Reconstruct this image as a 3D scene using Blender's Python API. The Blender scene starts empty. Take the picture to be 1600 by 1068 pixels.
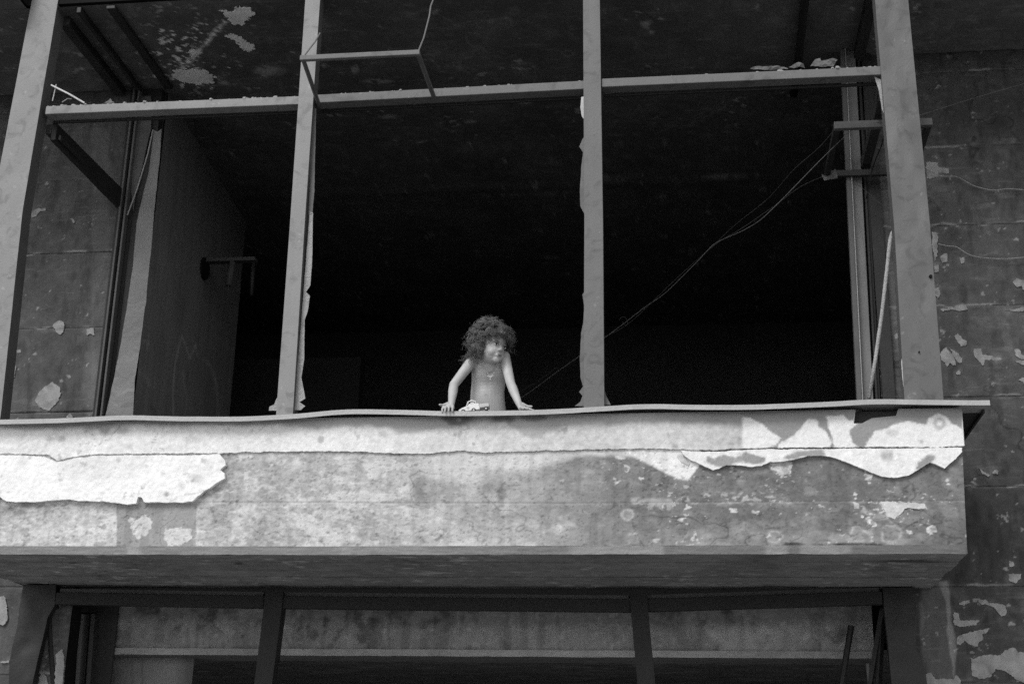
import bpy, bmesh, math, random
import numpy as np
from mathutils import Vector, Matrix, noise as mnoise
from mathutils.geometry import delaunay_2d_cdt
random.seed(7); RNG = np.random.default_rng(11)
SC = bpy.context.scene; COL = SC.collection

# ------------------------------------------------------------------ camera, sky, sun, exposure
CAMP = np.array([0.0, -6.3, 1.6]); F = 2184.5
yaw, pit, rol = -0.1294, 0.3267, 0.01976
cy, sy, cp, sp, cr, sr = math.cos(yaw), math.sin(yaw), math.cos(pit), math.sin(pit), math.cos(rol), math.sin(rol)
FW = np.array([sy*cp, cy*cp, sp]); R0 = np.array([cy, -sy, 0]); U0 = np.cross(R0, FW)
RT = cr*R0 + sr*U0; UP = -sr*R0 + cr*U0
cam = bpy.data.cameras.new('camera'); co = bpy.data.objects.new('camera', cam); COL.objects.link(co)
cam.sensor_width = 36; cam.lens = 36*F/1600; cam.clip_end = 2000; cam.clip_start = .05
co.matrix_world = Matrix(((RT[0], UP[0], -FW[0], CAMP[0]), (RT[1], UP[1], -FW[1], CAMP[1]), (RT[2], UP[2], -FW[2], CAMP[2]), (0, 0, 0, 1)))
SC.camera = co
SUN_EL, SUN_AZ = 48, -28            # degrees: height above horizon, swing to the left of the facade's normal
w = bpy.data.worlds.new('World'); SC.world = w; w.use_nodes = True
nt = w.node_tree; bg = nt.nodes['Background']
sky = nt.nodes.new('ShaderNodeTexSky'); sky.sky_type = 'NISHITA'; sky.sun_disc = False
sky.sun_elevation = math.radians(SUN_EL); sky.sun_rotation = math.radians(180+SUN_AZ*-1)
bw = nt.nodes.new('ShaderNodeRGBToBW'); nt.links.new(sky.outputs[0], bw.inputs[0]); nt.links.new(bw.outputs[0], bg.inputs[0])
bg.inputs[1].default_value = 0.14
sl = bpy.data.lights.new('sun', 'SUN'); so = bpy.data.objects.new('sun', sl); COL.objects.link(so)
sl.energy = 1.3; sl.angle = math.radians(22); sl.color = (1, 1, 1)
az = math.radians(SUN_AZ); el = math.radians(SUN_EL)
sdir = Vector((math.sin(az)*math.cos(el), -math.cos(az)*math.cos(el), math.sin(el)))
so.rotation_euler = sdir.to_track_quat('Z', 'Y').to_euler()
SC.view_settings.view_transform = 'Standard'; SC.view_settings.look = 'None'
SC.view_settings.exposure = 0.85; SC.view_settings.gamma = 1; SC.view_settings.use_curve_mapping = False
SC.cycles.use_denoising = False; SC.cycles.max_bounces = 6; SC.cycles.diffuse_bounces = 4

# ------------------------------------------------------------------ survey: a sight line meets a known plane of the building
def ray(x, y): return (x-800)/F*RT - (y-534)/F*UP + FW
def at(x, y, Y):
    q = ray(x, y); return CAMP + q*(Y-CAMP[1])/q[1]
def atz(x, y, Z):
    q = ray(x, y); return CAMP + q*(Z-CAMP[2])/q[2]
def proj(P):
    d = P-CAMP; k = d@FW; return 800+F*(d@RT)/k, 534-F*(d@UP)/k

# ------------------------------------------------------------------ noise in numpy (world metres in, 0..1 out)
def _h(i, j, s):
    n = (i*374761393 + j*668265263 + s*1442695041) & 0xffffffff
    n = ((n ^ (n >> 13))*1274126177) & 0xffffffff
    return ((n ^ (n >> 16)) & 0xffff)/65535.0
def vn(x, y, s=0):
    i = np.floor(x).astype(np.int64); j = np.floor(y).astype(np.int64)
    fx = x-i; fy = y-j; fx = fx*fx*(3-2*fx); fy = fy*fy*(3-2*fy)
    a, b, c, d = _h(i, j, s), _h(i+1, j, s), _h(i, j+1, s), _h(i+1, j+1, s)
    return (a*(1-fx)+b*fx)*(1-fy)+(c*(1-fx)+d*fx)*fy
def fbm(x, y, f, o=4, s=0, g=.5):
    t = 0; a = 1; n = 0
    for k in range(o):
        t = t+a*vn(x*f+k*17.3, y*f-k*9.1, s+k); n += a; a *= g; f *= 2.03; x, y = .80*x-.60*y, .60*x+.80*y
    return t/n
def spk(x, y, f, s=0):
    """small irregular blots, no grid direction"""
    X = .866*x-.5*y; Y = .5*x+.866*y; q = (fbm(x, y, f*1.6, 2, s+7)-.5)*1.1/f; q2 = (fbm(x, y, f*1.6, 2, s+8)-.5)*1.1/f
    return vn((X+q)*f, (Y+q2)*f, s)
def crk(x, y, f, s=0, w=.012):
    """hairline cracks"""
    n = fbm(x, y, f, 4, s); return (1-ss(np.abs(n-.5), w*.3, w))*ss(fbm(x, y, f*.5, 2, s+5), .52, .60)
def ss(x, a, b):
    t = np.clip((x-a)/(b-a), 0, 1); return t*t*(3-2*t)
def sdist(px, py, poly):
    """signed distance in pixels to a polygon, positive inside"""
    d = np.full(px.shape, 1e9); ins = np.zeros(px.shape, bool); n = len(poly)
    for k in range(n):
        ax, ay = poly[k]; bx, by = poly[(k+1) % n]
        ex, ey = bx-ax, by-ay; t = np.clip(((px-ax)*ex+(py-ay)*ey)/(ex*ex+ey*ey+1e-9), 0, 1)
        d = np.minimum(d, (px-ax-t*ex)**2+(py-ay-t*ey)**2)
        c = ((ay > py) != (by > py)) & (px < (bx-ax)*(py-ay)/((by-ay) if by != ay else 1e-9)+ax)
        ins ^= c
    d = np.sqrt(d); return np.where(ins, d, -d)
def inpoly(px, py, poly, soft=1.5, jit=0, n=None):
    lo = np.array(poly).min(0)-30; hi = np.array(poly).max(0)+30
    m = (px > lo[0]) & (px < hi[0]) & (py > lo[1]) & (py < hi[1]); out = np.zeros(px.shape)
    if m.any():
        d = sdist(px[m], py[m], poly)
        if jit: d = d + (n[m]-.5)*jit
        out[m] = ss(d, -soft, soft)
    return out
def blob(px, py, cx, cy_, rx, ry, soft=.35, jit=0, n=0):
    d = np.sqrt(((px-cx)/rx)**2+((py-cy_)/ry)**2)+(n-.5)*jit
    return 1-ss(d, 1-soft, 1+soft)
def pl(x, pts):
    return np.interp(x, [p[0] for p in pts], [p[1] for p in pts])

# ------------------------------------------------------------------ materials
def mat(name, base=.2, rough=.85, metal=0, attr=False, mott=.25, mscale=6, grain=.12, bump=.15, bscale=60, spots=0, streak=0, spec=.3, rust=0):
    m = bpy.data.materials.new(name); m.use_nodes = True; t = m.node_tree; N = t.nodes; L = t.links
    b = N['Principled BSDF']; b.inputs['Roughness'].default_value = rough; b.inputs['Metallic'].default_value = metal
    b.inputs['Specular IOR Level'].default_value = spec
    tc = N.new('ShaderNodeTexCoord')
    def noise(sc, det=4, vec=None, dist=0):
        n = N.new('ShaderNodeTexNoise'); n.inputs['Scale'].default_value = sc; n.inputs['Detail'].default_value = det
        n.inputs['Distortion'].default_value = dist
        L.new(vec or tc.outputs['Object'], n.inputs['Vector']); return n.outputs[0]
    def math_(op, a, c, clamp=False):
        n = N.new('ShaderNodeMath'); n.operation = op; n.use_clamp = clamp
        for k, v in enumerate((a, c)):
            if isinstance(v, (int, float)): n.inputs[k].default_value = v
            else: L.new(v, n.inputs[k])
        return n.outputs[0]
    if attr:
        a = N.new('ShaderNodeAttribute'); a.attribute_name = 'col'; col = a.outputs['Fac']
    else: col = base
    f = math_('MULTIPLY_ADD', noise(mscale, 5, dist=.6), mott*2); f.node.inputs[2].default_value = 1-mott
    g = math_('MULTIPLY_ADD', noise(170, 3), grain*2); g.node.inputs[2].default_value = 1-grain
    col = math_('MULTIPLY', math_('MULTIPLY', f, g), col)
    if streak:
        mp = N.new('ShaderNodeMapping'); mp.inputs['Scale'].default_value = (28, 28, 1.2); L.new(tc.outputs['Object'], mp.inputs[0])
        s = math_('MULTIPLY_ADD', noise(1.5, 4, mp.outputs[0]), streak*2); s.node.inputs[2].default_value = 1-streak
        col = math_('MULTIPLY', col, s)
    if rust:
        rr_ = N.new('ShaderNodeMapRange'); rr_.inputs[1].default_value = .54; rr_.inputs[2].default_value = .68; rr_.inputs[3].default_value = 1; rr_.inputs[4].default_value = 1-rust
        L.new(noise(11, 7, dist=1.2), rr_.inputs[0]); col = math_('MULTIPLY', col, rr_.outputs[0])
    if spots:
        n1 = noise(22, 3); r = N.new('ShaderNodeMapRange'); r.inputs[1].default_value = .69; r.inputs[2].default_value = .73
        L.new(n1, r.inputs[0]); col = math_('ADD', col, math_('MULTIPLY', r.outputs[0], spots))
    cb = N.new('ShaderNodeCombineColor')
    for k in range(3): L.new(col, cb.inputs[k])
    L.new(cb.outputs[0], b.inputs['Base Color'])
    bp = N.new('ShaderNodeBump'); bp.inputs['Strength'].default_value = bump; bp.inputs['Distance'].default_value = .01
    L.new(noise(bscale, 6), bp.inputs['Height']); L.new(bp.outputs[0], b.inputs['Normal'])
    return m
M = {
 'conc': mat('painted_concrete', attr=True, mott=.12, grain=.2, bump=.22, bscale=70),
 'plaster': mat('lime_plaster', attr=True, mott=.06, grain=.2, bump=.3, bscale=55),
 'wall': mat('sooty_wall', attr=True, mott=.2, mscale=5, grain=.3, bump=.3, bscale=80, streak=.16, spec=.2),
 'soffit': mat('soffit_concrete', attr=True, mott=.2, mscale=4, grain=.16, bump=.5, bscale=40, spec=.1),
 'ceil': mat('sooty_ceiling', attr=True, mott=.2, mscale=5, grain=.2, bump=.4, bscale=50, spec=.1),
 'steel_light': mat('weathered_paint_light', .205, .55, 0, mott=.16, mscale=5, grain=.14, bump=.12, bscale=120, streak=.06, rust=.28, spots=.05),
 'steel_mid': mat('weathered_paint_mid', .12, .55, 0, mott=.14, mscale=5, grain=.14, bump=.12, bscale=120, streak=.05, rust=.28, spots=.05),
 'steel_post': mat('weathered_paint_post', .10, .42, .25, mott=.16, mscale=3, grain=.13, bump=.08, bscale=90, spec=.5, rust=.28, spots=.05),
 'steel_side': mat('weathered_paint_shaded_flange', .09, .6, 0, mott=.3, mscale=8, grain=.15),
 'steel_dark': mat('sooty_steel', .028, .55, .2, mott=.35, mscale=6, grain=.18, bump=.2, bscale=90),
 'steel_black': mat('black_steel', .02, .6, .2, mott=.3, mscale=6, grain=.18),
 'ledge': mat('galvanised_sheet', .36, .5, .3, mott=.2, mscale=8, grain=.12, bump=.15, bscale=90),
 'putty': mat('old_putty', .3, .9, 0, mott=.35, mscale=30, grain=.25, bump=.6, bscale=150),
 'pale': mat('pale_wood', .55, .7, 0, mott=.15, mscale=20, grain=.15),
 'paper': mat('pale_scrap', .45, .9, 0, mott=.3, mscale=30, grain=.15),
 'dusty': mat('dusty_scrap', .11, .9, 0, mott=.4, mscale=30, grain=.25, bump=.4),
 'wire': mat('old_wire', .13, .7, 0, mott=.2, grain=.1),
 'wiredark': mat('dark_wire', .05, .7, 0, mott=.2, grain=.1),
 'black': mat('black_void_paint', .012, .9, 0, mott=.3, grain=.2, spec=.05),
 'fascia': mat('painted_shade_fascia', .014, .95, 0, mott=.4, mscale=4, grain=.3, bump=.4, spec=.05),  # shade put into the colour: slab front darkened against the light it catches
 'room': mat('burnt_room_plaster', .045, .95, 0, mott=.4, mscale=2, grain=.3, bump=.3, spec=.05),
 'roomwall': mat('sooty_side_wall', attr=True, mott=.12, mscale=3, grain=.2, bump=.2, spec=.1),
 'ground': mat('asphalt', .2, .9, 0, mott=.3, mscale=1.5, grain=.2, bump=.4, bscale=90),
 'pave': mat('concrete_paving', .42, .9, 0, mott=.2, mscale=2, grain=.15, bump=.3),
 'skin': mat('skin', attr=True, rough=.55, mott=.05, mscale=12, grain=.03, bump=.03, bscale=200, spec=.35),
 'hair': mat('hair', .085, .5, 0, mott=.3, mscale=20, grain=.1, bump=0, spec=.5),
 'shorts': mat('cotton', .2, .9, 0, mott=.2, grain=.2),
 'eyewhite': mat('eye_white', .5, .2, 0, mott=.02, grain=0, bump=0), 'iris': mat('iris', .02, .15, 0, mott=.02, grain=0, bump=0),
 'lips': mat('lips', .16, .5, 0, mott=.05, grain=.03, bump=0),
 'bead': mat('pale_beads', .62, .25, 0, mott=.1, grain=0, bump=0, spec=.6),
 'toy': mat('white_toy_plastic', .62, .35, 0, mott=.04, grain=.03, bump=0), 'toygrey': mat('grey_toy_plastic', .42, .5, 0, mott=.25, mscale=60, grain=.1, bump=0),
 'rubber': mat('black_rubber', .02, .6, 0, mott=.1, grain=.05, bump=0),
}

# ------------------------------------------------------------------ object helpers
def tag(o, label=None, cat=None, group=None, kind=None):
    for k, v in (('label', label), ('category', cat), ('group', group), ('kind', kind)):
        if v: o[k] = v
    return o
def empty(name, loc, label, cat, group=None):
    o = bpy.data.objects.new(name, None); COL.objects.link(o); o.location = loc; o.empty_display_size = .1
    return tag(o, label, cat, group)
def link(name, me, m, parent=None, smooth=False):
    me.name = name; o = bpy.data.objects.new(name, me); COL.objects.link(o)
    if m: me.materials.append(m)
    if parent:
        o.parent = parent; o.matrix_parent_inverse = Matrix.Translation(parent_loc(parent)).inverted()
    if smooth: me.polygons.foreach_set('use_smooth', [True]*len(me.polygons))
    return o
def parent_loc(p):
    return p.location.copy() if p.type == 'EMPTY' else Vector((0, 0, 0))      # part meshes are written in world coordinates
def setcol(me, c):
    a = me.attributes.new('col', 'FLOAT_COLOR', 'POINT'); v = np.ones((len(c), 4), np.float32); v[:, :3] = np.clip(c, .003, .85)[:, None]
    a.data.foreach_set('color', v.ravel())
def grid(name, us, vs, pos, col, m, parent=None, smooth=True):
    """surface over parameters us x vs; pos(U,V)->(n,3); col(px,py,U,V)->albedo of the stains and layers there"""
    nu, nv = len(us), len(vs); U, V = np.meshgrid(us, vs); U = U.ravel(); V = V.ravel()
    P = pos(U, V); me = bpy.data.meshes.new(name)
    i = np.arange(nu*nv).reshape(nv, nu); q = np.stack([i[:-1, :-1], i[:-1, 1:], i[1:, 1:], i[1:, :-1]], -1).reshape(-1, 4)
    me.vertices.add(len(P)); me.vertices.foreach_set('co', P.astype(np.float32).ravel())
    me.loops.add(q.size); me.loops.foreach_set('vertex_index', q.ravel().astype(np.int32))
    me.polygons.add(len(q)); me.polygons.foreach_set('loop_start', np.arange(0, q.size, 4, dtype=np.int32))
    me.polygons.foreach_set('loop_total', np.full(len(q), 4, np.int32)); me.update(calc_edges=True)
    if col is not None:
        x, y = proj(P); setcol(me, col(x, y, U, V))
    return link(name, me, m, parent, smooth)
def lin(a, b, step): return np.linspace(a, b, max(2, int(round(abs(b-a)/step))+1))
def mesh(name, vs, fs, m, parent=None, smooth=False):
    me = bpy.data.meshes.new(name); me.from_pydata([tuple(map(float, v)) for v in vs], [], fs)
    bm = bmesh.new(); bm.from_mesh(me); bmesh.ops.recalc_face_normals(bm, faces=bm.faces); bm.to_mesh(me); bm.free()
    return link(name, me, m, parent, smooth)
class MB:
    def __init__(s): s.v = []; s.f = []
    def box(s, x0, x1, y0, y1, z0, z1):
        n = len(s.v); s.v += [(x, y, z) for z in (z0, z1) for y in (y0, y1) for x in (x0, x1)]
        s.f += [[n+k for k in f] for f in ((0, 2, 3, 1), (4, 5, 7, 6), (0, 1, 5, 4), (2, 6, 7, 3), (0, 4, 6, 2), (1, 3, 7, 5))]; return s
    def hexa(s, p):          # 8 corners, same order as box
        n = len(s.v); s.v += [tuple(map(float, q)) for q in p]
        s.f += [[n+k for k in f] for f in ((0, 2, 3, 1), (4, 5, 7, 6), (0, 1, 5, 4), (2, 6, 7, 3), (0, 4, 6, 2), (1, 3, 7, 5))]; return s
    def tube(s, pts, r, n=8, r2=None, up=None):
        pts = [Vector(p) for p in pts]; base = len(s.v); k = len(pts)
        nrm = Vector((.13, .2, 1)) if up is None else Vector(up)
        for i, p in enumerate(pts):
            d = (pts[min(i+1, k-1)]-pts[max(i-1, 0)]).normalized()
            a = nrm - d*nrm.dot(d)
            if a.length < 1e-3: a = Vector((1, .1, 0)) - d*d.x
            a.normalize(); b = d.cross(a); nrm = a
            rr = r if r2 is None else r+(r2-r)*i/(k-1)
            for j in range(n): t = 2*math.pi*j/n; s.v.append(tuple(p+(a*math.cos(t)+b*math.sin(t))*rr))
        for i in range(k-1):
            for j in range(n): s.f.append([base+i*n+j, base+i*n+(j+1) % n, base+(i+1)*n+(j+1) % n, base+(i+1)*n+j])
        s.f.append([base+j for j in range(n)][::-1]); s.f.append([base+(k-1)*n+j for j in range(n)]); return s
    def disc(s, c, axis, r, h, n=16):
        c = Vector(c); a = Vector(axis).normalized(); return s.tube([c-a*h/2, c+a*h/2], r, n)
    def ell(s, c, rx, ry, rz, n=10, rot=None):
        base = len(s.v); c = Vector(c)
        for i in range(n+1):
            th = math.pi*i/n
            for j in range(2*n):
                ph = math.pi*j/n; q = Vector((rx*math.sin(th)*math.cos(ph), ry*math.sin(th)*math.sin(ph), rz*math.cos(th)))
                s.v.append(tuple(c+(rot@q if rot else q)))
        for i in range(n):
            for j in range(2*n):
                a, b = base+i*2*n+j, base+i*2*n+(j+1) % (2*n); s.f.append([a, b, b+2*n, a+2*n])
        return s
    def build(s, name, m, parent=None, smooth=False, bevel=0):
        o = mesh(name, s.v, s.f, m, parent, smooth)
        if bevel:
            b = o.modifiers.new('bevel', 'BEVEL'); b.width = bevel; b.segments = 2; b.limit_method = 'ANGLE'
        return o
def rough_outline(pts, step, amp, seed=0, closed=True):
    """resample a world-plane outline and roughen it"""
    out = []; n = len(pts); s = 0
    for k in range(n if closed else n-1):
        a = np.array(pts[k], float); b = np.array(pts[(k+1) % n], float); L = np.linalg.norm(b-a); m_ = max(1, int(L/step))
        nr = np.array([-(b-a)[1], (b-a)[0]])/(L+1e-9)
        for i in range(m_):
            t = i/m_; s += L/m_; q = a+(b-a)*t
            off = (mnoise.noise(Vector((s*18, seed*3.7, 0)))+.7*mnoise.noise(Vector((s*60, seed*5.1, 4)))+.6*mnoise.noise(Vector((s*140, seed, 9))))*amp
            out.append(tuple(q+nr*off))
    return out
def plate(name, outline, Y, th, m, col=None, parent=None, density=.02, bulge=.0015, edge_lift=0, axis='y'):
    """slab of irregular outline lying on the plane Y (facing the street), with real thickness; outline in (x,z)"""
    o2 = [Vector(p) for p in outline]; n = len(o2)
    xs = [p[0] for p in outline]; zs = [p[1] for p in outline]; ins = []
    if density:
        gx, gz = np.meshgrid(np.arange(min(xs), max(xs), density), np.arange(min(zs), max(zs), density))
        gx = gx.ravel()+RNG.uniform(-.3, .3, gx.size)*density; gz = gz.ravel()+RNG.uniform(-.3, .3, gz.size)*density
        d = sdist(gx*1000, gz*1000, [(p[0]*1000, p[1]*1000) for p in outline]); k = d > density*350
        ins = [Vector((a, b)) for a, b in zip(gx[k], gz[k])]
    v, e, f, *_ = delaunay_2d_cdt(o2+ins, [(i, (i+1) % n) for i in range(n)], [], 1, 1e-6)
    P = []
    for q in v:
        b = mnoise.noise(Vector((q.x*9, q.y*9, 3)))*bulge*2+mnoise.noise(Vector((q.x*45, q.y*45, 7)))*bulge
        P.append((q.x, Y-th+b, q.y))
    nf = len(v); F_ = [list(t) for t in f]
    # rim
    cnt = {}
    for t in F_:
        for a, b in zip(t, t[1:]+t[:1]): cnt[(a, b)] = cnt.get((a, b), 0)+1
    rim = [(a, b) for (a, b) in cnt if (b, a) not in cnt]; back = {}
    for a, b in rim:
        for q in (a, b):
            if q not in back: back[q] = len(P); P.append((P[q][0], Y, P[q][2]))
    for a, b in rim: F_.append([b, a, back[a], back[b]])
    me = bpy.data.meshes.new(name); me.from_pydata(P, [], F_)
    bm = bmesh.new(); bm.from_mesh(me); bmesh.ops.recalc_face_normals(bm, faces=bm.faces); bm.to_mesh(me); bm.free()
    if col is not None:
        A = np.array(P); x, y = proj(A); setcol(me, col(x, y, A[:, 0], A[:, 2]))
    return link(name, me, m, parent)
def pxo(pts, Y): return [(lambda q: (q[0], q[2]))(at(x, y, Y)) for x, y in pts]

W = 1.0                 # distance from parapet face back to the main wall
ZC = 5.79               # upper soffit
ZF = 2.95               # upper room floor
ZL = 3.40               # top of the parapet

# ================================================================== ground
g = MB().box(-600, 600, -600, 600, -.35, 0).build('ground', M['ground']); tag(g, kind='structure')
g = MB().box(-40, 40, -1.6, 0.99, .004, .14).build('pavement', M['pave']); tag(g, kind='structure')

# ================================================================== main wall beside and under the bay
JT = [0.14, .62, 1.10, 1.58, 2.06, 2.27, 2.74, 3.25, 3.735, 4.24, 4.715, 5.19, 5.66, ZC]
R_PATCH = [ # pale remains of plaster, drawn on the wall plane
 [(1447,255),(1466,254),(1467,262),(1482,264),(1482,271),(1466,271),(1466,277),(1448,279)],
 [(1456,363),(1463,364),(1466,375),(1464,398),(1460,408),(1457,385)],
 [(1469,402),(1478,396),(1480,408),(1472,411)], [(1500,403),(1506,402),(1507,410),(1501,412)],
 [(1460,415),(1467,412),(1467,424),(1461,426)],
 [(1582,440),(1588,435),(1600,438),(1612,436),(1612,452),(1599,453),(1596,447),(1588,450)],
 [(1461,452),(1467,449),(1469,460),(1465,467),(1460,460)],
 [(1468,484),(1484,482),(1494,477),(1508,477),(1512,484),(1500,486),(1486,485),(1472,487)],
 [(1570,485),(1590,481),(1612,480),(1612,487),(1594,486)],
 [(1491,526),(1496,521),(1501,525),(1503,530),(1509,533),(1508,540),(1502,541),(1496,534)],
 [(1470,550),(1478,543),(1490,556),(1493,570),(1489,571),(1484,567),(1480,573),(1470,562)],
 [(1484,544),(1492,548),(1503,560),(1503,566),(1497,565),(1489,555)],
 [(1521,545),(1532,545),(1534,554),(1550,556),(1563,558),(1567,562),(1560,564),(1538,563),(1537,571),(1534,571),(1527,562),(1522,554)],
 [(1585,546),(1591,547),(1596,554),(1612,557),(1612,562),(1594,560),(1586,555)],
 [(1585,563),(1596,563),(1612,566),(1612,571),(1598,570)], [(1592,595),(1600,590),(1612,588),(1612,600),(1600,599)],
 [(1494,582),(1498,578),(1500,585),(1494,585)],
 [(1550,737),(1556,735),(1560,736),(1559,740),(1551,740)], [(1529,731),(1534,735),(1545,742),(1545,744),(1535,740)],
 [(1576,876),(1583,877),(1585,883),(1578,885)],
 [(1575,897),(1595,896),(1595,903),(1587,910),(1576,906)],
 [(1499,940),(1515,936),(1516,942),(1500,944)],
 [(1528,937),(1541,936),(1545,940),(1560,942),(1570,945),(1571,960),(1565,962),(1552,948),(1540,944),(1530,942)],
 [(1488,961),(1490,955),(1497,958),(1500,968),(1530,969),(1526,976),(1500,978),(1492,976)],
 [(1496,995),(1510,990),(1524,984),(1546,981),(1543,985),(1534,990),(1537,1000),(1530,1003),(1528,1009),(1516,1007),(1508,1001),(1500,1008),(1494,1006)],
 [(1516,1028),(1535,1024),(1560,1022),(1570,1014),(1586,1013),(1590,1019),(1614,1018),(1614,1066),(1590,1062),(1570,1045),(1556,1044),(1548,1058),(1530,1060),(1518,1055)],
 [(1446,1052),(1454,1050),(1460,1060),(1490,1060),(1494,1054),(1500,1062),(1500,1078),(1446,1078)],
]
L_PATCH = [
 [(49,336),(54,329),(61,325),(72,326),(72,329),(62,331),(56,338),(50,341)],
 [(110,343),(113,341),(117,346),(114,350)], [(84,508),(92,502),(100,504),(101,515),(95,523),(88,519)],
 [(136,514),(147,512),(148,524),(142,522),(136,525)],
 [(55,625),(62,612),(72,604),(82,598),(95,605),(94,618),(88,632),(76,641),(62,637)],
 [(21,570),(26,571),(24,590),(20,592)], [(20,548),(32,546),(33,551),(22,552)], [(104,652),(110,646),(116,654)],
 [(-12,931),(8,930),(14,965),(6,975),(-12,972)],
 [(62,1058),(66,1050),(72,1056),(74,1072),(60,1072)], [(88,1022),(98,1014),(101,1024),(98,1072),(86,1072)],
 [(1,1032),(14,1031),(14,1035),(2,1035)], [(-4,140),(0,140),(36,144),(36,147),(0,146)],
]
def wall_col(px, py, U, V):
    n = fbm(U, V, 3, 5, 3); n2 = fbm(U, V, 14, 4, 9); n3 = fbm(U, V*.3, 30, 3, 21)
    left = U < -2
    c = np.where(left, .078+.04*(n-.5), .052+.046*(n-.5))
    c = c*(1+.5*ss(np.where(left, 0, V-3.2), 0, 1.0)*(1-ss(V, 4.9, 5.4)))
    c += .018*ss(n2, .55, .8)
    c *= 1-.28*ss(n3, .5, .8); c *= .78+.44*fbm(U, V, 40, 4, 25)
    # scrape lines along formwork joints
    for z in JT: c += (.02+.14*ss(fbm(U, V*0, 7, 3, int(z*10)), .50, .66))*np.exp(-((V-z-.004-(n2-.5)*.03)/.006)**2)
    c += .15*ss(spk(U, V, 75, 5)*spk(U, V, 21, 6), .66, .74)
    c += .18*ss(spk(U, V, 30, 15)*spk(U, V, 9, 16), .79, .84); c *= 1-.5*crk(U, V, 2.2, 17, .006); c += .03*crk(U, V*3, 2.5, 18, .01)
    c += .035*inpoly(px, py, [(1440,905),(1485,905),(1493,1060),(1440,1060)], 4)*(~left)
    ck = ss(fbm(U, V*6, 9, 4, 23), .6, .78); c += .03*ck*ss(n, .45, .6)
    for p_ in R_PATCH+L_PATCH: c += .05*inpoly(px, py, p_, 7, 12, n2)*(.4+1.2*n)
    c += .10*inpoly(px, py, [(1466,908),(1480,906),(1484,930),(1486,965),(1494,1000),(1494,1040),(1490,1064),(1486,1030),(1480,985),(1478,940)], 1.5, 5, n2)
    c += .05*inpoly(px, py, [(1434,945),(1440,936),(1447,960),(1438,1000),(1436,975)], 2, 4, n2)
    c += .05*blob(px, py, 145, 600, 14, 50, .5)*left
    c += .025*ss(px, 140, 146)*(1-ss(px, 165, 175))*(py < 660)*(py > 200)
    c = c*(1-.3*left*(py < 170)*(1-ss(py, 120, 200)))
    return c
def patch_col(px, py, U, V):
    n = fbm(U, V, 25, 4, 31); n9 = fbm(U, V, 70, 3, 32); return .27+.22*(n-.5)+.16*(n9-.5)-.14*ss(n, .55, .7)
def make_wall(x0, x1, label, patches, open_side=None):
    t = empty('exterior_wall', ((x0+x1)/2, W, 0), label, 'wall')
    for k, (z0, z1) in enumerate(zip(JT[:-1], JT[1:])):
        lo = -4.9 if x0 < 0 else x0
        fine = z0 > 2.2
        # each lift of concrete stands a little out of line with the next; the joint is recessed
        dy = random.uniform(-.004, .004)
        def pos(U, V, z0=z0, z1=z1, dy=dy):
            e = np.minimum(V-z0, z1-V); r = np.where(e < .003, .0035, 0)+.0015*np.exp(-(e/.01)**2)
            y = W+dy+r+.004*(fbm(U, V, 4, 4, 60)-.5)+.003*(fbm(U, V, 30, 3, 61)-.5)
            return np.stack([U, y, V], -1)
        vs = np.concatenate([[z0+.0003, z0+.0025, z0+.005], lin(z0+.009, z1-.009, .006 if fine else .1), [z1-.005, z1-.0025, z1-.0003]])
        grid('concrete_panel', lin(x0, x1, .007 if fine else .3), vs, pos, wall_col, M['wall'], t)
    MB().box(x0, x1, W+.02, W+.3, 0.14, ZC).build('wall_core', M['black'], t)
    for k, p in enumerate(patches):
        o = rough_outline(pxo(p, W-.004), .006, .0075, k)
        plate('plaster_patch', o, W+.008, .017, M['plaster'], patch_col, t, .03, .002)
    return t
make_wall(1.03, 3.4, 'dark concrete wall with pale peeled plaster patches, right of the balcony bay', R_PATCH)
make_wall(-6.5, -3.27-.06, 'dark panelled concrete wall with a white torn patch, seen left of the bay behind its side opening', L_PATCH)

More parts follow.
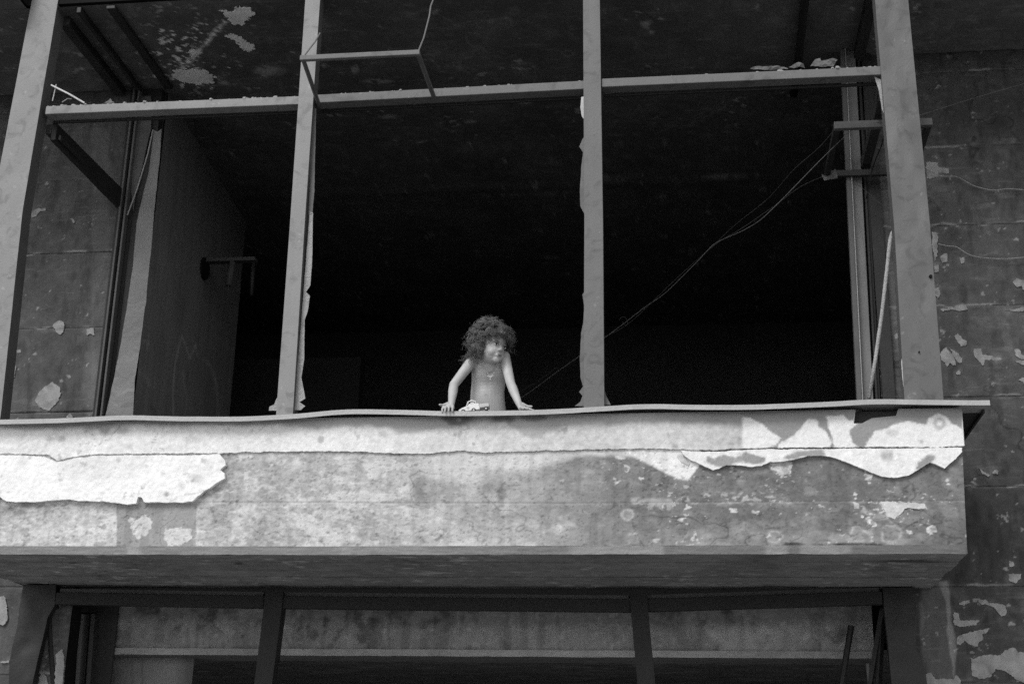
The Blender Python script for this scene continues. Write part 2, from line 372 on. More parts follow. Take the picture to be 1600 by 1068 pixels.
# ================================================================== upper soffit / ceiling with peeled paint
C_PATCH = [[(343,14),(360,17),(366,10),(388,11),(396,20),(388,26),(378,37),(366,38),(360,30)],
 [(352,53),(365,52),(378,60),(384,64),(378,69),(368,64)], [(374,66),(384,63),(394,70),(396,78),(388,81),(377,75)],
 [(268,116),(275,109),(300,107),(322,110),(337,119),(330,127),(318,127),(310,132),(297,128),(280,126)],
 [(296,80),(304,77),(308,84),(300,88)]]
DARKC = [(1005,38,9,9), (1020,35,6,5)]
def ceil_col(px, py, U, V):
    n = fbm(U, V, 4, 5, 40); n2 = fbm(U, V, 22, 4, 41); n3 = fbm(U*.4, V*3, 14, 3, 45)
    c = .085+.06*(n-.5)+.03*ss(n2, .5, .8)
    c += .03*ss(n3, .68, .8)
    # trail of peeled paint running across the soffit
    t = np.clip(((px-270)*(360-270)+(py-124)*(25-124))/(90**2+99**2), 0, 1)
    dd = np.hypot(px-270-90*t, py-124+99*t); c += .62*(1-ss(dd+(n2-.5)*16, 1, 6))*ss(n2, .32, .48)*(py < 125)
    near = np.exp(-(((px-285)/75)**2+((py-85)/70)**2))
    s = spk(U, V, 55, 50)*(.4+.6*spk(U, V, 20, 53)); c += .70*ss(s*(.45+.80*near), .62, .70)+.5*near*ss(spk(U, V, 95, 58)*spk(U, V, 30, 59), .60, .68)
    c += .16*ss(spk(U, V, 35, 51)*spk(U, V, 13, 52), .66, .74); c += .05*crk(U, V, 2, 57, .008)
    for x, y, rx, ry in ((1010,38,9,7),(1018,48,5,6),(608,182,16,4),(420,110,24,9),(485,125,10,4),(590,127,22,4),(555,108,6,7),(820,160,12,3),(862,402,14,3),(700,182,6,2),(735,190,10,3),(955,278,30,4),(1130,276,40,5),(1182,276,10,3)):
        c += .16*blob(px, py, x, y, rx, ry, .35, 1.6, n2)*ss(n2, .3, .5)
    c += .04*blob(px, py, 540, 20, 10, 5, .4)
    c *= 1-.35*ss(px, 600, 300)*0
    return c
for xa_, xb_ in ((-5.5, -3.58), (1.09, 3.4)):      # the soffit also reaches forward on both sides of the bay
    cs = grid('ceiling', lin(xa_, xb_, .012), lin(-.06, .064, .012), lambda U, V: np.stack([U, V, ZC+.006*(fbm(U, V, 6, 4, 44)-.5)], -1), ceil_col, M['ceil']); tag(cs, kind='structure')
    tag(MB().box(xa_, xb_, -.06, .064, ZC+.02, ZC+.6).build('ceiling_slab', M['fascia']), kind='structure')
cl = grid('ceiling', lin(-5.5, 3.4, .012), np.concatenate([lin(.066, 1.9, .012), lin(2.0, 5.6, .06)]),
     lambda U, V: np.stack([U, V, ZC+.006*(fbm(U, V, 6, 4, 44)-.5)-.01*((V > 2.595) & (V < 2.63))], -1), ceil_col, M['ceil']); tag(cl, kind='structure')
s = MB().box(-5.5, 3.4, .067, 5.6, ZC+.02, ZC+.6).build('ceiling_slab', M['fascia']); tag(s, kind='structure')
t = empty('peeling_ceiling', (-2.6, .4, ZC), 'pale bare patches where paint has fallen off the sooty soffit, upper left', 'peeled paint')
def cplate(name, pts, th, parent, m, col):
    q = [atz(x, y, ZC) for x, y in pts]; o = rough_outline([(a[0], a[1]) for a in q], .006, .030, len(pts))
    ob = plate(name, o, 0, th, m, None, None, .03, .001)
    me = ob.data; v = np.zeros(len(me.vertices)*3, np.float32); me.vertices.foreach_get('co', v); v = v.reshape(-1, 3)
    P = np.stack([v[:, 0], v[:, 2], ZC-.002+v[:, 1]], -1); me.vertices.foreach_set('co', P.astype(np.float32).ravel()); me.flip_normals(); me.update()
    x, y = proj(P); setcol(me, col(x, y, P[:, 0], P[:, 1]))
    ob.parent = parent; ob.matrix_parent_inverse = Matrix.Translation(parent_loc(parent)).inverted(); return ob
for p in C_PATCH: cplate('plaster_patch', p, .006, t, M['plaster'], lambda x, y, U, V: .72+.35*(fbm(U, V, 20, 4, 33)-.5))

# ================================================================== upper room
def side_col(px, py, U, V):
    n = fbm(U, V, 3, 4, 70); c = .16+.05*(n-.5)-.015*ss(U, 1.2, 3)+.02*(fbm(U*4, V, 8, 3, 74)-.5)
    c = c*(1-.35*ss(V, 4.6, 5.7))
    n2 = fbm(U, V, 25, 3, 72)
    def arc(pts, w_, a):
        o = np.zeros(px.shape)
        for (x0, y0), (x1, y1) in zip(pts[:-1], pts[1:]):
            t = np.clip(((px-x0)*(x1-x0)+(py-y0)*(y1-y0))/((x1-x0)**2+(y1-y0)**2), 0, 1)
            o = np.maximum(o, 1-ss(np.hypot(px-x0-t*(x1-x0), py-y0-t*(y1-y0)), w_*.4, w_*1.3))
        return o*a*(.4+.9*n2)
    c *= 1.3; c *= 1-.3*crk(U, V, 1.6, 75, .006); c *= 1-.12*ss(fbm(U*10, V, 2.4, 3, 76), .5, .66); c += .05*ss(spk(U, V, 40, 77)*spk(U, V, 12, 78), .7, .78)
    c += 2.2*arc([(271,650),(270,610),(273,570),(280,540),(284,524),(290,540),(296,560),(302,548),(305,538),(308,555)], 1.6, .06)
    c += 2.0*arc([(318,562),(328,570),(336,590),(340,620),(341,650)], 3, .035)
    c += 2.0*arc([(285,580),(288,600),(292,620),(288,650)], 2, .035)+arc([(300,590),(298,640)], 3, .02)
    c += arc([(220,532),(232,533),(230,545)], 2, .09)+arc([(212,578),(226,585),(234,600)], 3, .04)
    c -= .035*inpoly(px, py, [(234,630),(243,640),(247,655),(240,655)], 1.5)
    return c
iw = grid('interior_wall', lin(1.06, 3.04, .012), lin(ZF, ZC-.003, .012), lambda U, V: np.stack([-3.13-.06*(U-1.06), U, V], -1), side_col, M['roomwall']); tag(iw, kind='structure')
o = MB(); o.hexa([(-3.40, 1.06, ZF), (-3.14, 1.06, ZF), (-3.5, 3.04, ZF), (-3.254, 3.038, ZF), (-3.40, 1.06, ZC-.004), (-3.14, 1.06, ZC-.004), (-3.5, 3.04, ZC-.004), (-3.254, 3.038, ZC-.004)])
tag(o.build('interior_wall_core', M['room']), kind='structure')
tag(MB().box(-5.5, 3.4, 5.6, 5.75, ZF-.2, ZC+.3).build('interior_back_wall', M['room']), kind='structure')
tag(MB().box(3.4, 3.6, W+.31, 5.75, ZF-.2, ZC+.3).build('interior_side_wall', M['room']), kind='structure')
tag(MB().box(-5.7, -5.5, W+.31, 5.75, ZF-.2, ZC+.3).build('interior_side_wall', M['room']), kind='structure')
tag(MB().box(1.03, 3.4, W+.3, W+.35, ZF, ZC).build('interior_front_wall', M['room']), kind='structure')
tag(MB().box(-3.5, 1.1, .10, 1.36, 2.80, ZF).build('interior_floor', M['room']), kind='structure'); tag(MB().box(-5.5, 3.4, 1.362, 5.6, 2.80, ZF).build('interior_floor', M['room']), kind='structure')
# low partition in the depth of the room, left, and a dim doorway panel
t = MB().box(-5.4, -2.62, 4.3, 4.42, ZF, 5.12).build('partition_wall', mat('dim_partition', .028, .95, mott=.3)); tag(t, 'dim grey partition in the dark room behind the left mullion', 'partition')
t = empty('door_panel', (-2.1, 5.3, ZF), 'faint dark boarded panel low in the gloom right of the left mullion', 'panel')
MB().box(-2.45, -1.85, 5.3, 5.34, ZF, 4.38).build('board', mat('dim_board', .032, .9, mott=.3), t)
MB().box(-2.49, -2.45, 5.28, 5.35, ZF, 4.42).build('frame', M['black'], t); MB().box(-1.85, -1.81, 5.28, 5.35, ZF, 4.42).build('frame', M['black'], t)
# wall pipe stub with a bent flange
t = empty('wall_pipe', (-3.2, 2.2, 5.1), 'broken pipe stub with hanging flap sticking out of the dim side wall', 'pipe')
a = Vector(at(309, 420, 2.1)); ax = -3.13-.06*(2.1-1.06)
Zp = a.z
MB().disc((ax+.01, 2.1, Zp), (1, 0, -.02), .075, .02, 20).build('flange', M['black'], t)
q0 = Vector((ax+.012, 2.1, Zp+.03)); 
MB().box(ax+.012, ax+.36, 2.08, 2.14, Zp+.045, Zp+.07).build('arm', mat('dusty_pipe', .07, .8), t, bevel=.003)
MB().tube([(ax+.20, 2.1, Zp+.05), (ax+.19, 2.09, Zp-.13)], .022, 10).build('drop_pipe', mat('dusty_pipe_drop', .07, .8), t, True)
MB().tube([(ax+.345, 2.1, Zp+.05), (ax+.35, 2.1, Zp-.2)], .014, 8).build('drop_pipe', M['steel_dark'], t, True)
MB().tube([(ax+.19, 2.09, Zp-.13), (ax+.187, 2.09, Zp-.26)], .004, 5).build('wire', M['wiredark'], t)

# ================================================================== balcony: parapet, plaster coats, soffit
ZB = lambda x: pl(x, [(-3.7, 2.783), (-3.27, 2.778), (-1.6, 2.770), (0, 2.768), (1.215, 2.765)])     # foot of the face
BRIGHT = .74
def para_col(px, py, U, V):
    n = fbm(U, V, 5, 5, 80); n2 = fbm(U, V, 18, 5, 81); n3 = fbm(U, V, 60, 3, 82); nb = fbm(U, V, 11, 4, 84); nj = .35*n2+.65*n3
    base = pl(px, [(0,.45),(300,.42),(560,.40),(640,.40),(800,.33),(900,.235),(960,.18),(1100,.155),(1500,.15)])
    c = base*(1+.40*(n-.5)+.45*(n2-.5)+.45*(n3-.5))
    # mottled lime remains, left half
    lf = 1-ss(px+(n2-.5)*60, 610, 690); c += lf*(.12*ss(nb+.25*(n3-.5), .44, .62)*ss(n2, .3, .6)-.12*ss(n2+.3*(n3-.5), .58, .70)+.10*(n3-.5))
    mid = ss(px, 640, 700)*(1-ss(px, 900, 1000)); c += mid*(.07*ss(nb, .55, .68)+.05*ss(py, 790, 850))
    c += (1-ss(px, 1300, 1400))*ss(px, 900, 1100)*.09*ss(py+(n2-.5)*40, 800, 855)
    # soft-edged reflected light painted into the concrete colour, above this edge
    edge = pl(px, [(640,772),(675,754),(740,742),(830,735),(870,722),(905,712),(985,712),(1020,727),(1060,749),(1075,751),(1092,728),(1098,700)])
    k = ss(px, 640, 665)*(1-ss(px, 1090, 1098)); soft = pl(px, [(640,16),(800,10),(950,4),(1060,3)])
    lit = k*(1-ss((py-edge+(n2-.5)*5)/soft, -1, 1)); c = c*(1-lit)+lit*(.50+.10*(n-.5)+.12*(n3-.5)+.16*ss(px, 960, 1020))
    # panel between the joints, lower left
    pn = ss(px, 182, 184)*(1-ss(px+(n2-.5)*10, 300, 310))*ss(py, 784, 788); c = c*(1-pn)+pn*(.27+.1*(n-.5))
    for pg in ([(200,812),(205,806),(214,812),(226,804),(238,812),(236,826),(226,838),(214,842),(206,830)],
               [(255,830),(258,818),(263,826),(284,822),(300,828),(300,838),(286,852),(262,852),(255,842)]):
        c = np.maximum(c, (.54+.2*(n3-.5))*inpoly(px, py, pg, 1.6, 12, nj))
    c -= .12*(1-ss(px, 182, 200))*inpoly(px, py, [(-200,784),(182,786),(182,800),(-200,806)], 8)
    # pale shapes on the grey concrete
    SH = [[(1198,722),(1222,716),(1240,720),(1234,740),(1220,746),(1212,736),(1204,730)],[(1351,742),(1362,740),(1364,748),(1357,756),(1352,750)],
      [(1375,782),(1402,784),(1410,786),(1445,786),(1448,794),(1430,792),(1416,794),(1406,800),(1398,810),(1386,806),(1378,794)],
      [(1346,804),(1358,808),(1370,814),(1370,822),(1360,821)], [(1410,822),(1424,830),(1428,834),(1416,832)], [(1450,824),(1462,820),(1464,830),(1454,834),(1449,830)],
      [(1476,750),(1483,748),(1485,756),(1478,760)], [(1335,785),(1344,786),(1342,795),(1334,792)], [(1356,782),(1370,783),(1368,788),(1355,787)],
      [(1335,770),(1340,774),(1336,779)],[(1142,794),(1152,795),(1150,801),(1141,800)],[(1174,796),(1186,799),(1183,804),(1174,802)],
      [(1072,788),(1080,792),(1078,796),(1071,795)],[(1058,806),(1070,806),(1068,815),(1060,815)],[(998,744),(1006,747),(1002,752)],
      [(960,748),(970,750),(962,756)],[(870,746),(880,750),(874,757)],[(955,708),(975,710),(982,716),(972,718),(958,716)],[(1150,820),(1156,821),(1153,825)],[(1258,836),(1263,836),(1260,841)]]
    for pg in SH: c = np.maximum(c, (.44+.5*(n3-.5))*inpoly(px, py, pg, 1.4, 12, nj))
    for x, y, r in ((872,824,12),(980,804,13),(990,838,15),(1210,838,14),(1392,835,26),(1345,838,26)):
        d = np.hypot(px-x, (py-y)*1.2)+(nb-.5)*r*1.1; c += .15*np.exp(-((d-r*.6+(n2-.5)*9)/2.4)**2)*ss(n2, .38, .55)+.07*blob(px, py, x, y, r*.8, r*.7, .4, 1.2, n2)
    rr = blob(px, py, 1350, 825, 75, 34, .5); c += rr*.10*ss(nb, .52, .62)
    tri = inpoly(px, py, [(1290,850),(1300,826),(1340,840),(1420,842),(1420,858),(1290,858)], 4, 12, n2); c += tri*.06
    sl_ = ss(px, 850, 1000); c += sl_*.26*ss(spk(U, V, 70, 90)*(.6+.4*spk(U, V, 9, 91)), .76, .84)+sl_*.20*ss(spk(U, V, 26, 93)*spk(U, V, 8, 94), .76, .83)
    cl_ = inpoly(px, py, [(1060,770),(1230,768),(1235,786),(1060,786)], 6); c += cl_*.22*ss(spk(U, V, 60, 92), .62, .8)
    cl2 = inpoly(px, py, [(985,778),(1060,780),(1056,796),(1020,800),(990,790)], 3, 6, n2); c += cl2*.15*ss(n2, .45, .55)
    # dark pits
    c *= 1-.36*ss(spk(U, V, 50, 95)*spk(U, V, 12, 96), .64, .74); c *= 1-.35*ss(spk(U, V, 95, 97), .80, .88); c *= 1-.14*ss(fbm(U*14, V, 2.0, 3, 98), .52, .66); c *= 1-.38*crk(U, V, 2.6, 99, .008)
    c *= 1-.16*ss(fbm(U, V, 9, 4, 88), .60, .72)*(px > 640); c += .05*ss(fbm(U, V, 13, 4, 89), .60, .74)*(px > 660)
    c *= 1-.35*blob(px, py, 783, 772, 7, 12, .5)-.3*blob(px, py, 657, 757, 9, 13, .5, .8, n2)-.25*blob(px, py, 655, 840, 8, 12, .6, .8, n2)
    c = np.where(inpoly(px, py, [(1328,665),(1334,636),(1408,636),(1406,652),(1362,658),(1345,666)], 1) > .5, .045, c)
    # joints stained dark / pale
    j = np.exp(-((py-pl(px, [(300,784),(900,786),(1500,782)]))/1.3)**2)*ss(px, 300, 320)
    c = c*(1-.14*j*(px < 900))+.07*j*ss(px, 1000, 1100)*ss(n2, .4, .6)
    c *= 1-.16*np.exp(-((px-647+(n2-.5)*6)/5)**2)*ss(n2, .3, .5)*(py > 706)
    return c
def coat_col(px, py, U, V):      # upper plaster band
    n = fbm(U, V, 5, 5, 100); n2 = fbm(U, V, 20, 4, 101); n3 = fbm(U, V, 70, 3, 102)
    c = BRIGHT-.08+.22*(n3-.5)+.16*(n-.5)+.12*(n2-.5)-.17*ss(px, 500, 900)+.10*ss(px, 1180, 1300); c *= 1-.3*ss(spk(U, V, 60, 104)*spk(U, V, 14, 105), .60, .68); c *= 1-.4*crk(U, V, 3, 106, .006)
    # grime plus the metal sill's soft shadow, painted into the plaster colour
    g_ = pl(px, [(0,668),(60,672),(130,668),(165,678),(180,662),(300,664),(420,662),(500,668),(560,664),(600,668),(640,680),(680,672),(730,662),(790,660),(830,684),(850,680),(880,664),(935,662),(1000,660),(1080,662),(1150,664),(1200,668),(1260,640),(1500,640)])
    k = 1-ss(py+(n2-.5)*10, g_-5, g_+5); c = c*(1-k)+k*(.36+.12*(n-.5)-.06*ss(px, 900, 1100))
    # grey undercoat laid bare at the right
    R = inpoly(px, py, [(1160,625),(1520,625),(1520,720),(1330,706),(1160,706)], 3)
    w_ = np.zeros(px.shape)
    for pg in ([(1050,720),(1050,650),(1120,646),(1168,652),(1192,664),(1206,676),(1218,684),(1212,694),(1196,700),(1190,720)],
               [(1212,702),(1222,690),(1240,682),(1252,666),(1264,655),(1276,658),(1280,668),(1290,674),(1298,690),(1300,704)],
               [(1292,650),(1318,648),(1325,656),(1345,655),(1336,666),(1328,674),(1332,690),(1346,702),(1304,704),(1302,684),(1296,670)],
               [(1350,706),(1356,690),(1368,674),(1392,664),(1420,658),(1446,664),(1450,652),(1466,645),(1480,650),(1488,660),(1506,668),(1510,720),(1350,720)]):
        w_ = np.maximum(w_, inpoly(px, py, pg, 1.3, 7, n2))
    c = c*(1-R)+R*(w_*(BRIGHT-.08+.1*(n3-.5))+(1-w_)*(.25+.07*(n-.5)))
    d = np.hypot(px-1468, py-661); c -= .25*np.exp(-((d-7)/3)**2)*R
    for x, y, rx, ry, a in ((95,685,8,5,.35),(502,686,5,6,.45),(300,685,14,7,.22),(205,698,5,6,.2),(80,640+45,7,4,.25),(740,693,3,3,.5),(600,678,8,5,.2),(1055,697,5,4,.3),(1155,688,5,6,.3),(1142,693,7,3,.3),(420,687,6,5,.15),(715,653,24,9,.62),(785,652,19,9,.58),(832,650,22,7,.5),(1440,690,3,3,.4),(1394,676,9,5,.2),(190,670,12,9,.3)):
        c *= 1-a*blob(px, py, x, y, rx, ry, .35, .8, n2)
    c += .12*blob(px, py, 717, 655, 4, 3, .4)
    return c
def slab_col(px, py, U, V):
    n3 = fbm(U, V, 60, 3, 112); n2 = fbm(U, V, 20, 4, 111); c = BRIGHT+.02+.16*(n3-.5)+.08*(n2-.5)-.10*ss(fbm(U, V, 5, 4, 115), .5, .75); c *= 1-.3*crk(U, V, 2.4, 116, .005)
    for x, y, rx, ry, a in ((303,747,10,7,.28),(260,772,4,4,.5),(185,718,4,5,.3),(255,740,5,4,.2),(285,757,4,6,.2),(228,728,4,3,.2),(160,770,4,3,.2),(35,720,8,8,.12),(150,705,4,3,.3)):
        c *= 1-a*blob(px, py, x, y, rx, ry, .4, .8, n2)
    return c*(1-.3*ss(spk(U, V, 60, 113)*spk(U, V, 14, 114), .60, .68))
def flap_col(px, py, U, V):
    n = fbm(U, V, 6, 4, 120); n2 = fbm(U, V, 22, 4, 121); n3 = fbm(U, V, 60, 3, 122); c = BRIGHT-.07+.2*(n3-.5)+.1*(n2-.5)
    for pg in ([(1100,722),(1106,712),(1116,716),(1130,708),(1150,714),(1165,706),(1196,716),(1190,724),(1160,722),(1130,728)],
               [(1225,714),(1245,704),(1285,702),(1292,712),(1260,712),(1235,718)], [(1428,738),(1434,722),(1452,708),(1462,712),(1456,724),(1442,730)]):
        k = inpoly(px, py, pg, 1.5, 7, n2); c = c*(1-k)+k*(.27+.08*(n-.5))
    c -= .25*blob(px, py, 1385, 711, 9, 7, .5, 1, n2); return c
B = empty('balcony', (-1.2, .5, 2.77), 'concrete balcony parapet with thick peeling white plaster and grey bare concrete', 'balcony')
XL, XR0, XR1 = -3.62, 1.213, 1.236
def par_pos(U, V):      # U: x ; V: 0 foot .. 1 top
    zb = ZB(U); z = zb+(ZL-.012-zb)*V
    px, py = proj(np.stack([U, 0*U, z], -1))
    y = .004*(fbm(U, z, 3, 4, 130)-.5)+.004*(fbm(U, z, 25, 4, 131)-.5)+.0035*ss(spk(U, z, 50, 95)*spk(U, z, 12, 96), .64, .74)
    jl = pl(px, [(300,784),(900,786),(1500,782)]); y += .0025*np.exp(-((py-jl)/1.0)**2)*(px > 300)
    for jx in (184, 306): y += .005*np.exp(-((px-jx)/1.0)**2)*(py > 786)
    y += .0015*np.exp(-((px-647)/1.2)**2)
    # broken lower edge at the right
    y += .018*blob(px, py, 1330, 853, 55, 4, .5)*fbm(U, z, 30, 3, 133)+.012*blob(px, py, 1240, 852, 14, 4, .5)
    # niche below the sill
    y += .03*inpoly(px, py, [(1334,660),(1338,644),(1350,638),(1402,638),(1400,650),(1362,654),(1345,662)], 1.2)
    x = U + np.where(U > 1.0, (XR1-XR0)*V*(U-1.0)/(XR0-1.0), 0)
    return np.stack([x, y, z], -1)
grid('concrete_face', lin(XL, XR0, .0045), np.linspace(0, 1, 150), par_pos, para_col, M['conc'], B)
# chamfered foot
def foot_col(px, py, U, V):
    n = fbm(U, V, 12, 4, 140); c = pl(px, [(0,.30),(500,.30),(640,.33),(700,.26),(1000,.24),(1200,.22),(1500,.2)])*(1+.4*(n-.5)); return c+.12*ss(fbm(U, V*0, 5, 3, 141), .6, .7)
grid('chamfered_foot', lin(XL, XR0, .006), np.linspace(0, 1, 7), lambda U, V: np.stack([U, .018*V+.003*(fbm(U, V, 20, 3, 142)-.5)*(V > 0), ZB(U)-.036*V+.004*(fbm(U, V*0, 14, 3, 143)-.5)*(V > .5)], -1), foot_col, M['conc'], B)
def sof_col(px, py, U, V):
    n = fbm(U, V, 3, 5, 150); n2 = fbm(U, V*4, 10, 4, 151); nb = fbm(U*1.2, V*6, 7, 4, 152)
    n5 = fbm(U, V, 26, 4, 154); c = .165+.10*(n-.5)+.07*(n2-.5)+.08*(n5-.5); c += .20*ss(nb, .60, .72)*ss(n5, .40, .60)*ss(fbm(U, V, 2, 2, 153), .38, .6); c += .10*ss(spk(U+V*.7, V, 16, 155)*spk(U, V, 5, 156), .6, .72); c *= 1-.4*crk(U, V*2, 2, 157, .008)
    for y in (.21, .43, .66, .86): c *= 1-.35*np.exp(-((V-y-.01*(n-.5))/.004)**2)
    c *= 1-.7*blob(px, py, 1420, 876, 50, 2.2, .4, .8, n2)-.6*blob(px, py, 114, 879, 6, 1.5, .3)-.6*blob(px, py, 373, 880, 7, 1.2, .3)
    return c
BOARDS = [0, .21, .43, .66, .86, 1.02]
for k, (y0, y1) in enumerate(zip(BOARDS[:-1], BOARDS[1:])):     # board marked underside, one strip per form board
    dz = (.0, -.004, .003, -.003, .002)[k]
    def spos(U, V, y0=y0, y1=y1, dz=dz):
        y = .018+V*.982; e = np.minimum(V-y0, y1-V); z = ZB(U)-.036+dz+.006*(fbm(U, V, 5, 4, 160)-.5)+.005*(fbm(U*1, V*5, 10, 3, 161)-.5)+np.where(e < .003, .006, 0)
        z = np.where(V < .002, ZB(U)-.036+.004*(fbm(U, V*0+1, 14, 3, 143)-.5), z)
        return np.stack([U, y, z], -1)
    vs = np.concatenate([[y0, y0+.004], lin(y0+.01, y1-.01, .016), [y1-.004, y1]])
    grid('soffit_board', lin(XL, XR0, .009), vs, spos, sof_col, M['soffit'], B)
# right return and left return
def ret_col(px, py, U, V): return .14+.08*(fbm(U, V, 8, 4, 170)-.5)
grid('side_return', lin(0, W, .02), np.linspace(0, 1, 40), lambda U, V: np.stack([XR0+(XR1-XR0)*V+.003*(fbm(U, V, 9, 3, 1)-.5)*(U > .01), U, np.where(V > 0, 2.765+(ZL-.012-2.765)*V, 2.729)], -1), ret_col, M['conc'], B)
grid('side_return', lin(0, W, .05), np.linspace(0, 1, 20), lambda U, V: np.stack([0*U+XL, U, np.where(V > 0, 2.783+(ZL-.012-2.783)*V, 2.745)], -1), ret_col, M['conc'], B)
setcol(MB().box(XL+.01, XR0-.01, .06, .098, 2.80, ZL-.014).build('parapet_core', M['soffit'], B).data, np.full(8, .12))
# plaster coats, real thickness
crack = [(-260,709),(-100,709),(30,709),(75,711),(90,720),(108,715),(140,710),(200,709),(350,708),(420,706),(540,705),(600,708),(665,709),(700,706),(720,704),(745,707),(800,706),(870,704),(950,702),(1010,701),(1060,702),(1100,704),(1180,700),(1290,699),(1400,698),(1460,699),(1504,697)]
top = [(1502,636.5)] + [(x, 643+ (1502-x)*.0085 + 6) for x in range(1400, -260, -100)]
niche = [(1404,641),(1400,649),(1362,653),(1347,661),(1334,661),(1337,643)]
def zx(pts, Y): return pxo(pts, Y)
band = [(x, y-.9) for x, y in crack]
top3 = []
for x in (1.236,): top3.append((x, ZL-.013))
bo = rough_outline(pxo(band, -.010), .008, .0042, 3, closed=False)
last = at(1504, 696, -.010); nic = pxo(niche, -.010)
bo = bo + [(1.238, float(last[2])), (1.241, ZL-.013), (nic[0][0], ZL-.013)] + nic[1:-1] + [(nic[-1][0], ZL-.013), (XL, ZL-.013)]
plate('plaster_band', bo, .006, .016, M['plaster'], coat_col, B, .007, .0012)
slab = [(-260,711),(20,711),(70,713),(88,722),(110,717),(145,712),(200,711),(300,711),(342,709),(352,720),(353,727),(345,733),(351,739),(351,747),(330,760),(300,782),(285,784),(252,785),(225,783),(222,777),(216,776),(213,785),(198,788),(186,786),(160,783),(135,782),(100,780),(50,784),(10,783),(0,776),(-20,781),(-260,783)]
plate('plaster_slab', rough_outline(pxo(slab, -.02), .008, .0036, 5), .004, .026, M['plaster'], slab_col, B, .008, .0015)
flap = [(1064,703),(1100,706),(1180,702),(1290,701),(1400,700),(1503,699),(1503,705),(1494,716),(1476,732),(1462,725),(1453,722),(1438,731),(1420,742),(1402,746),(1376,743),(1350,733),(1322,721),(1300,713),(1285,711),(1262,712),(1240,718),(1222,721),(1204,721),(1190,727),(1172,728),(1150,726),(1135,726),(1124,732),(1114,734),(1096,726),(1078,718),(1067,709)]
plate('plaster_flap', rough_outline(pxo(flap, -.014), .008, .003, 8), .004, .019, M['plaster'], flap_col, B, .008, .0015)
for k, p in enumerate([[(1376,783),(1446,786),(1447,793),(1416,794),(1398,810),(1386,806)], [(1062,706),(1068,711),(1078,722),(1076,727),(1064,722),(1058,712)]]):
    plate('plaster_flake', rough_outline(pxo(p, -.004), .0045, .0065, 30+k), .002, .0045, M['plaster'], lambda x, y, U, V: .46+.5*(fbm(U, V, 30, 4, 34)-.5), B, .012, .001)
# small hole with a bolt under the sill
MB().disc((at(1178, 634, -.01)[0], -.012, at(1178, 637, -.01)[2]), (0, 1, 0), .011, .016, 12).build('hole', M['black'], B)

# ================================================================== bent sheet metal sill
LIP = [(-3.75,3.392),(-3.331,3.390),(-3.0,3.391),(-2.711,3.403),(-2.6,3.401),(-2.485,3.393),(-2.1,3.385),(-1.819,3.396),(-1.602,3.416),(-1.293,3.405),(-1.109,3.396),(-.85,3.394),(-.625,3.397),(-.417,3.406),(-.18,3.418),(.05,3.407),(.287,3.403),(.661,3.412),(.861,3.423),(1.05,3.414),(1.351,3.407)]
def lipz(x):
    xs = np.asarray(x, float); k = np.linspace(-.09, .09, 7); return sum(pl(xs+d, LIP) for d in k)/7
def sill_strip():
    xs = lin(-3.76, 1.355, .02); v = []; f = []
    # profile: hem, lip face, top going back over the parapet
    prof = [(-.052, -.020), (-.060, -.024), (-.0612, -.002), (-.058, .0), (-.02, .001), (.05, .000), (.115, -.002), (.115, -.006), (.05, -.004), (-.02, -.003), (-.056, -.004), (-.057, -.020)]
    for x in xs:
        z = float(lipz(x)); dy = .004*mnoise.noise(Vector((x*2.5, 0, 1)))+.0015*mnoise.noise(Vector((x*14, 0, 5)))
        for y, dz in prof:
            zz = z+dz if y < .03 else (ZL+.004+dz if abs(z-ZL) < .2 else z)
            if -.03 < y < .03: zz = z*.5+(ZL+.004)*.5+dz
            v.append((x, y+dy*(y < .03), zz))
    n = len(prof)
    for i in range(len(xs)-1):
        for j in range(n): a = i*n+j; b = i*n+(j+1) % n; f.append([a, b, b+n, a+n])
    f.append(list(range(n))[::-1]); f.append([(len(xs)-1)*n+j for j in range(n)])
    return v, f
S = empty('metal_sill', (-1.2, 0, ZL), 'long bent sheet metal sill lying wavy along the parapet top', 'window sill')
v, f = sill_strip(); mesh('front_strip', v, f, M['ledge'], S, False)
m_ = MB(); m_.box(XR0-.13, 1.345, .118, W-.008, 3.3995, 3.4035); m_.box(1.345, 1.355, .06, W-.008, 3.384, 3.404); m_.build('side_strip', M['steel_dark'], S)
m_ = MB(); m_.box(-3.75, XL+.13, .118, W-.008, 3.3995, 3.4035); m_.build('side_strip', M['steel_dark'], S)

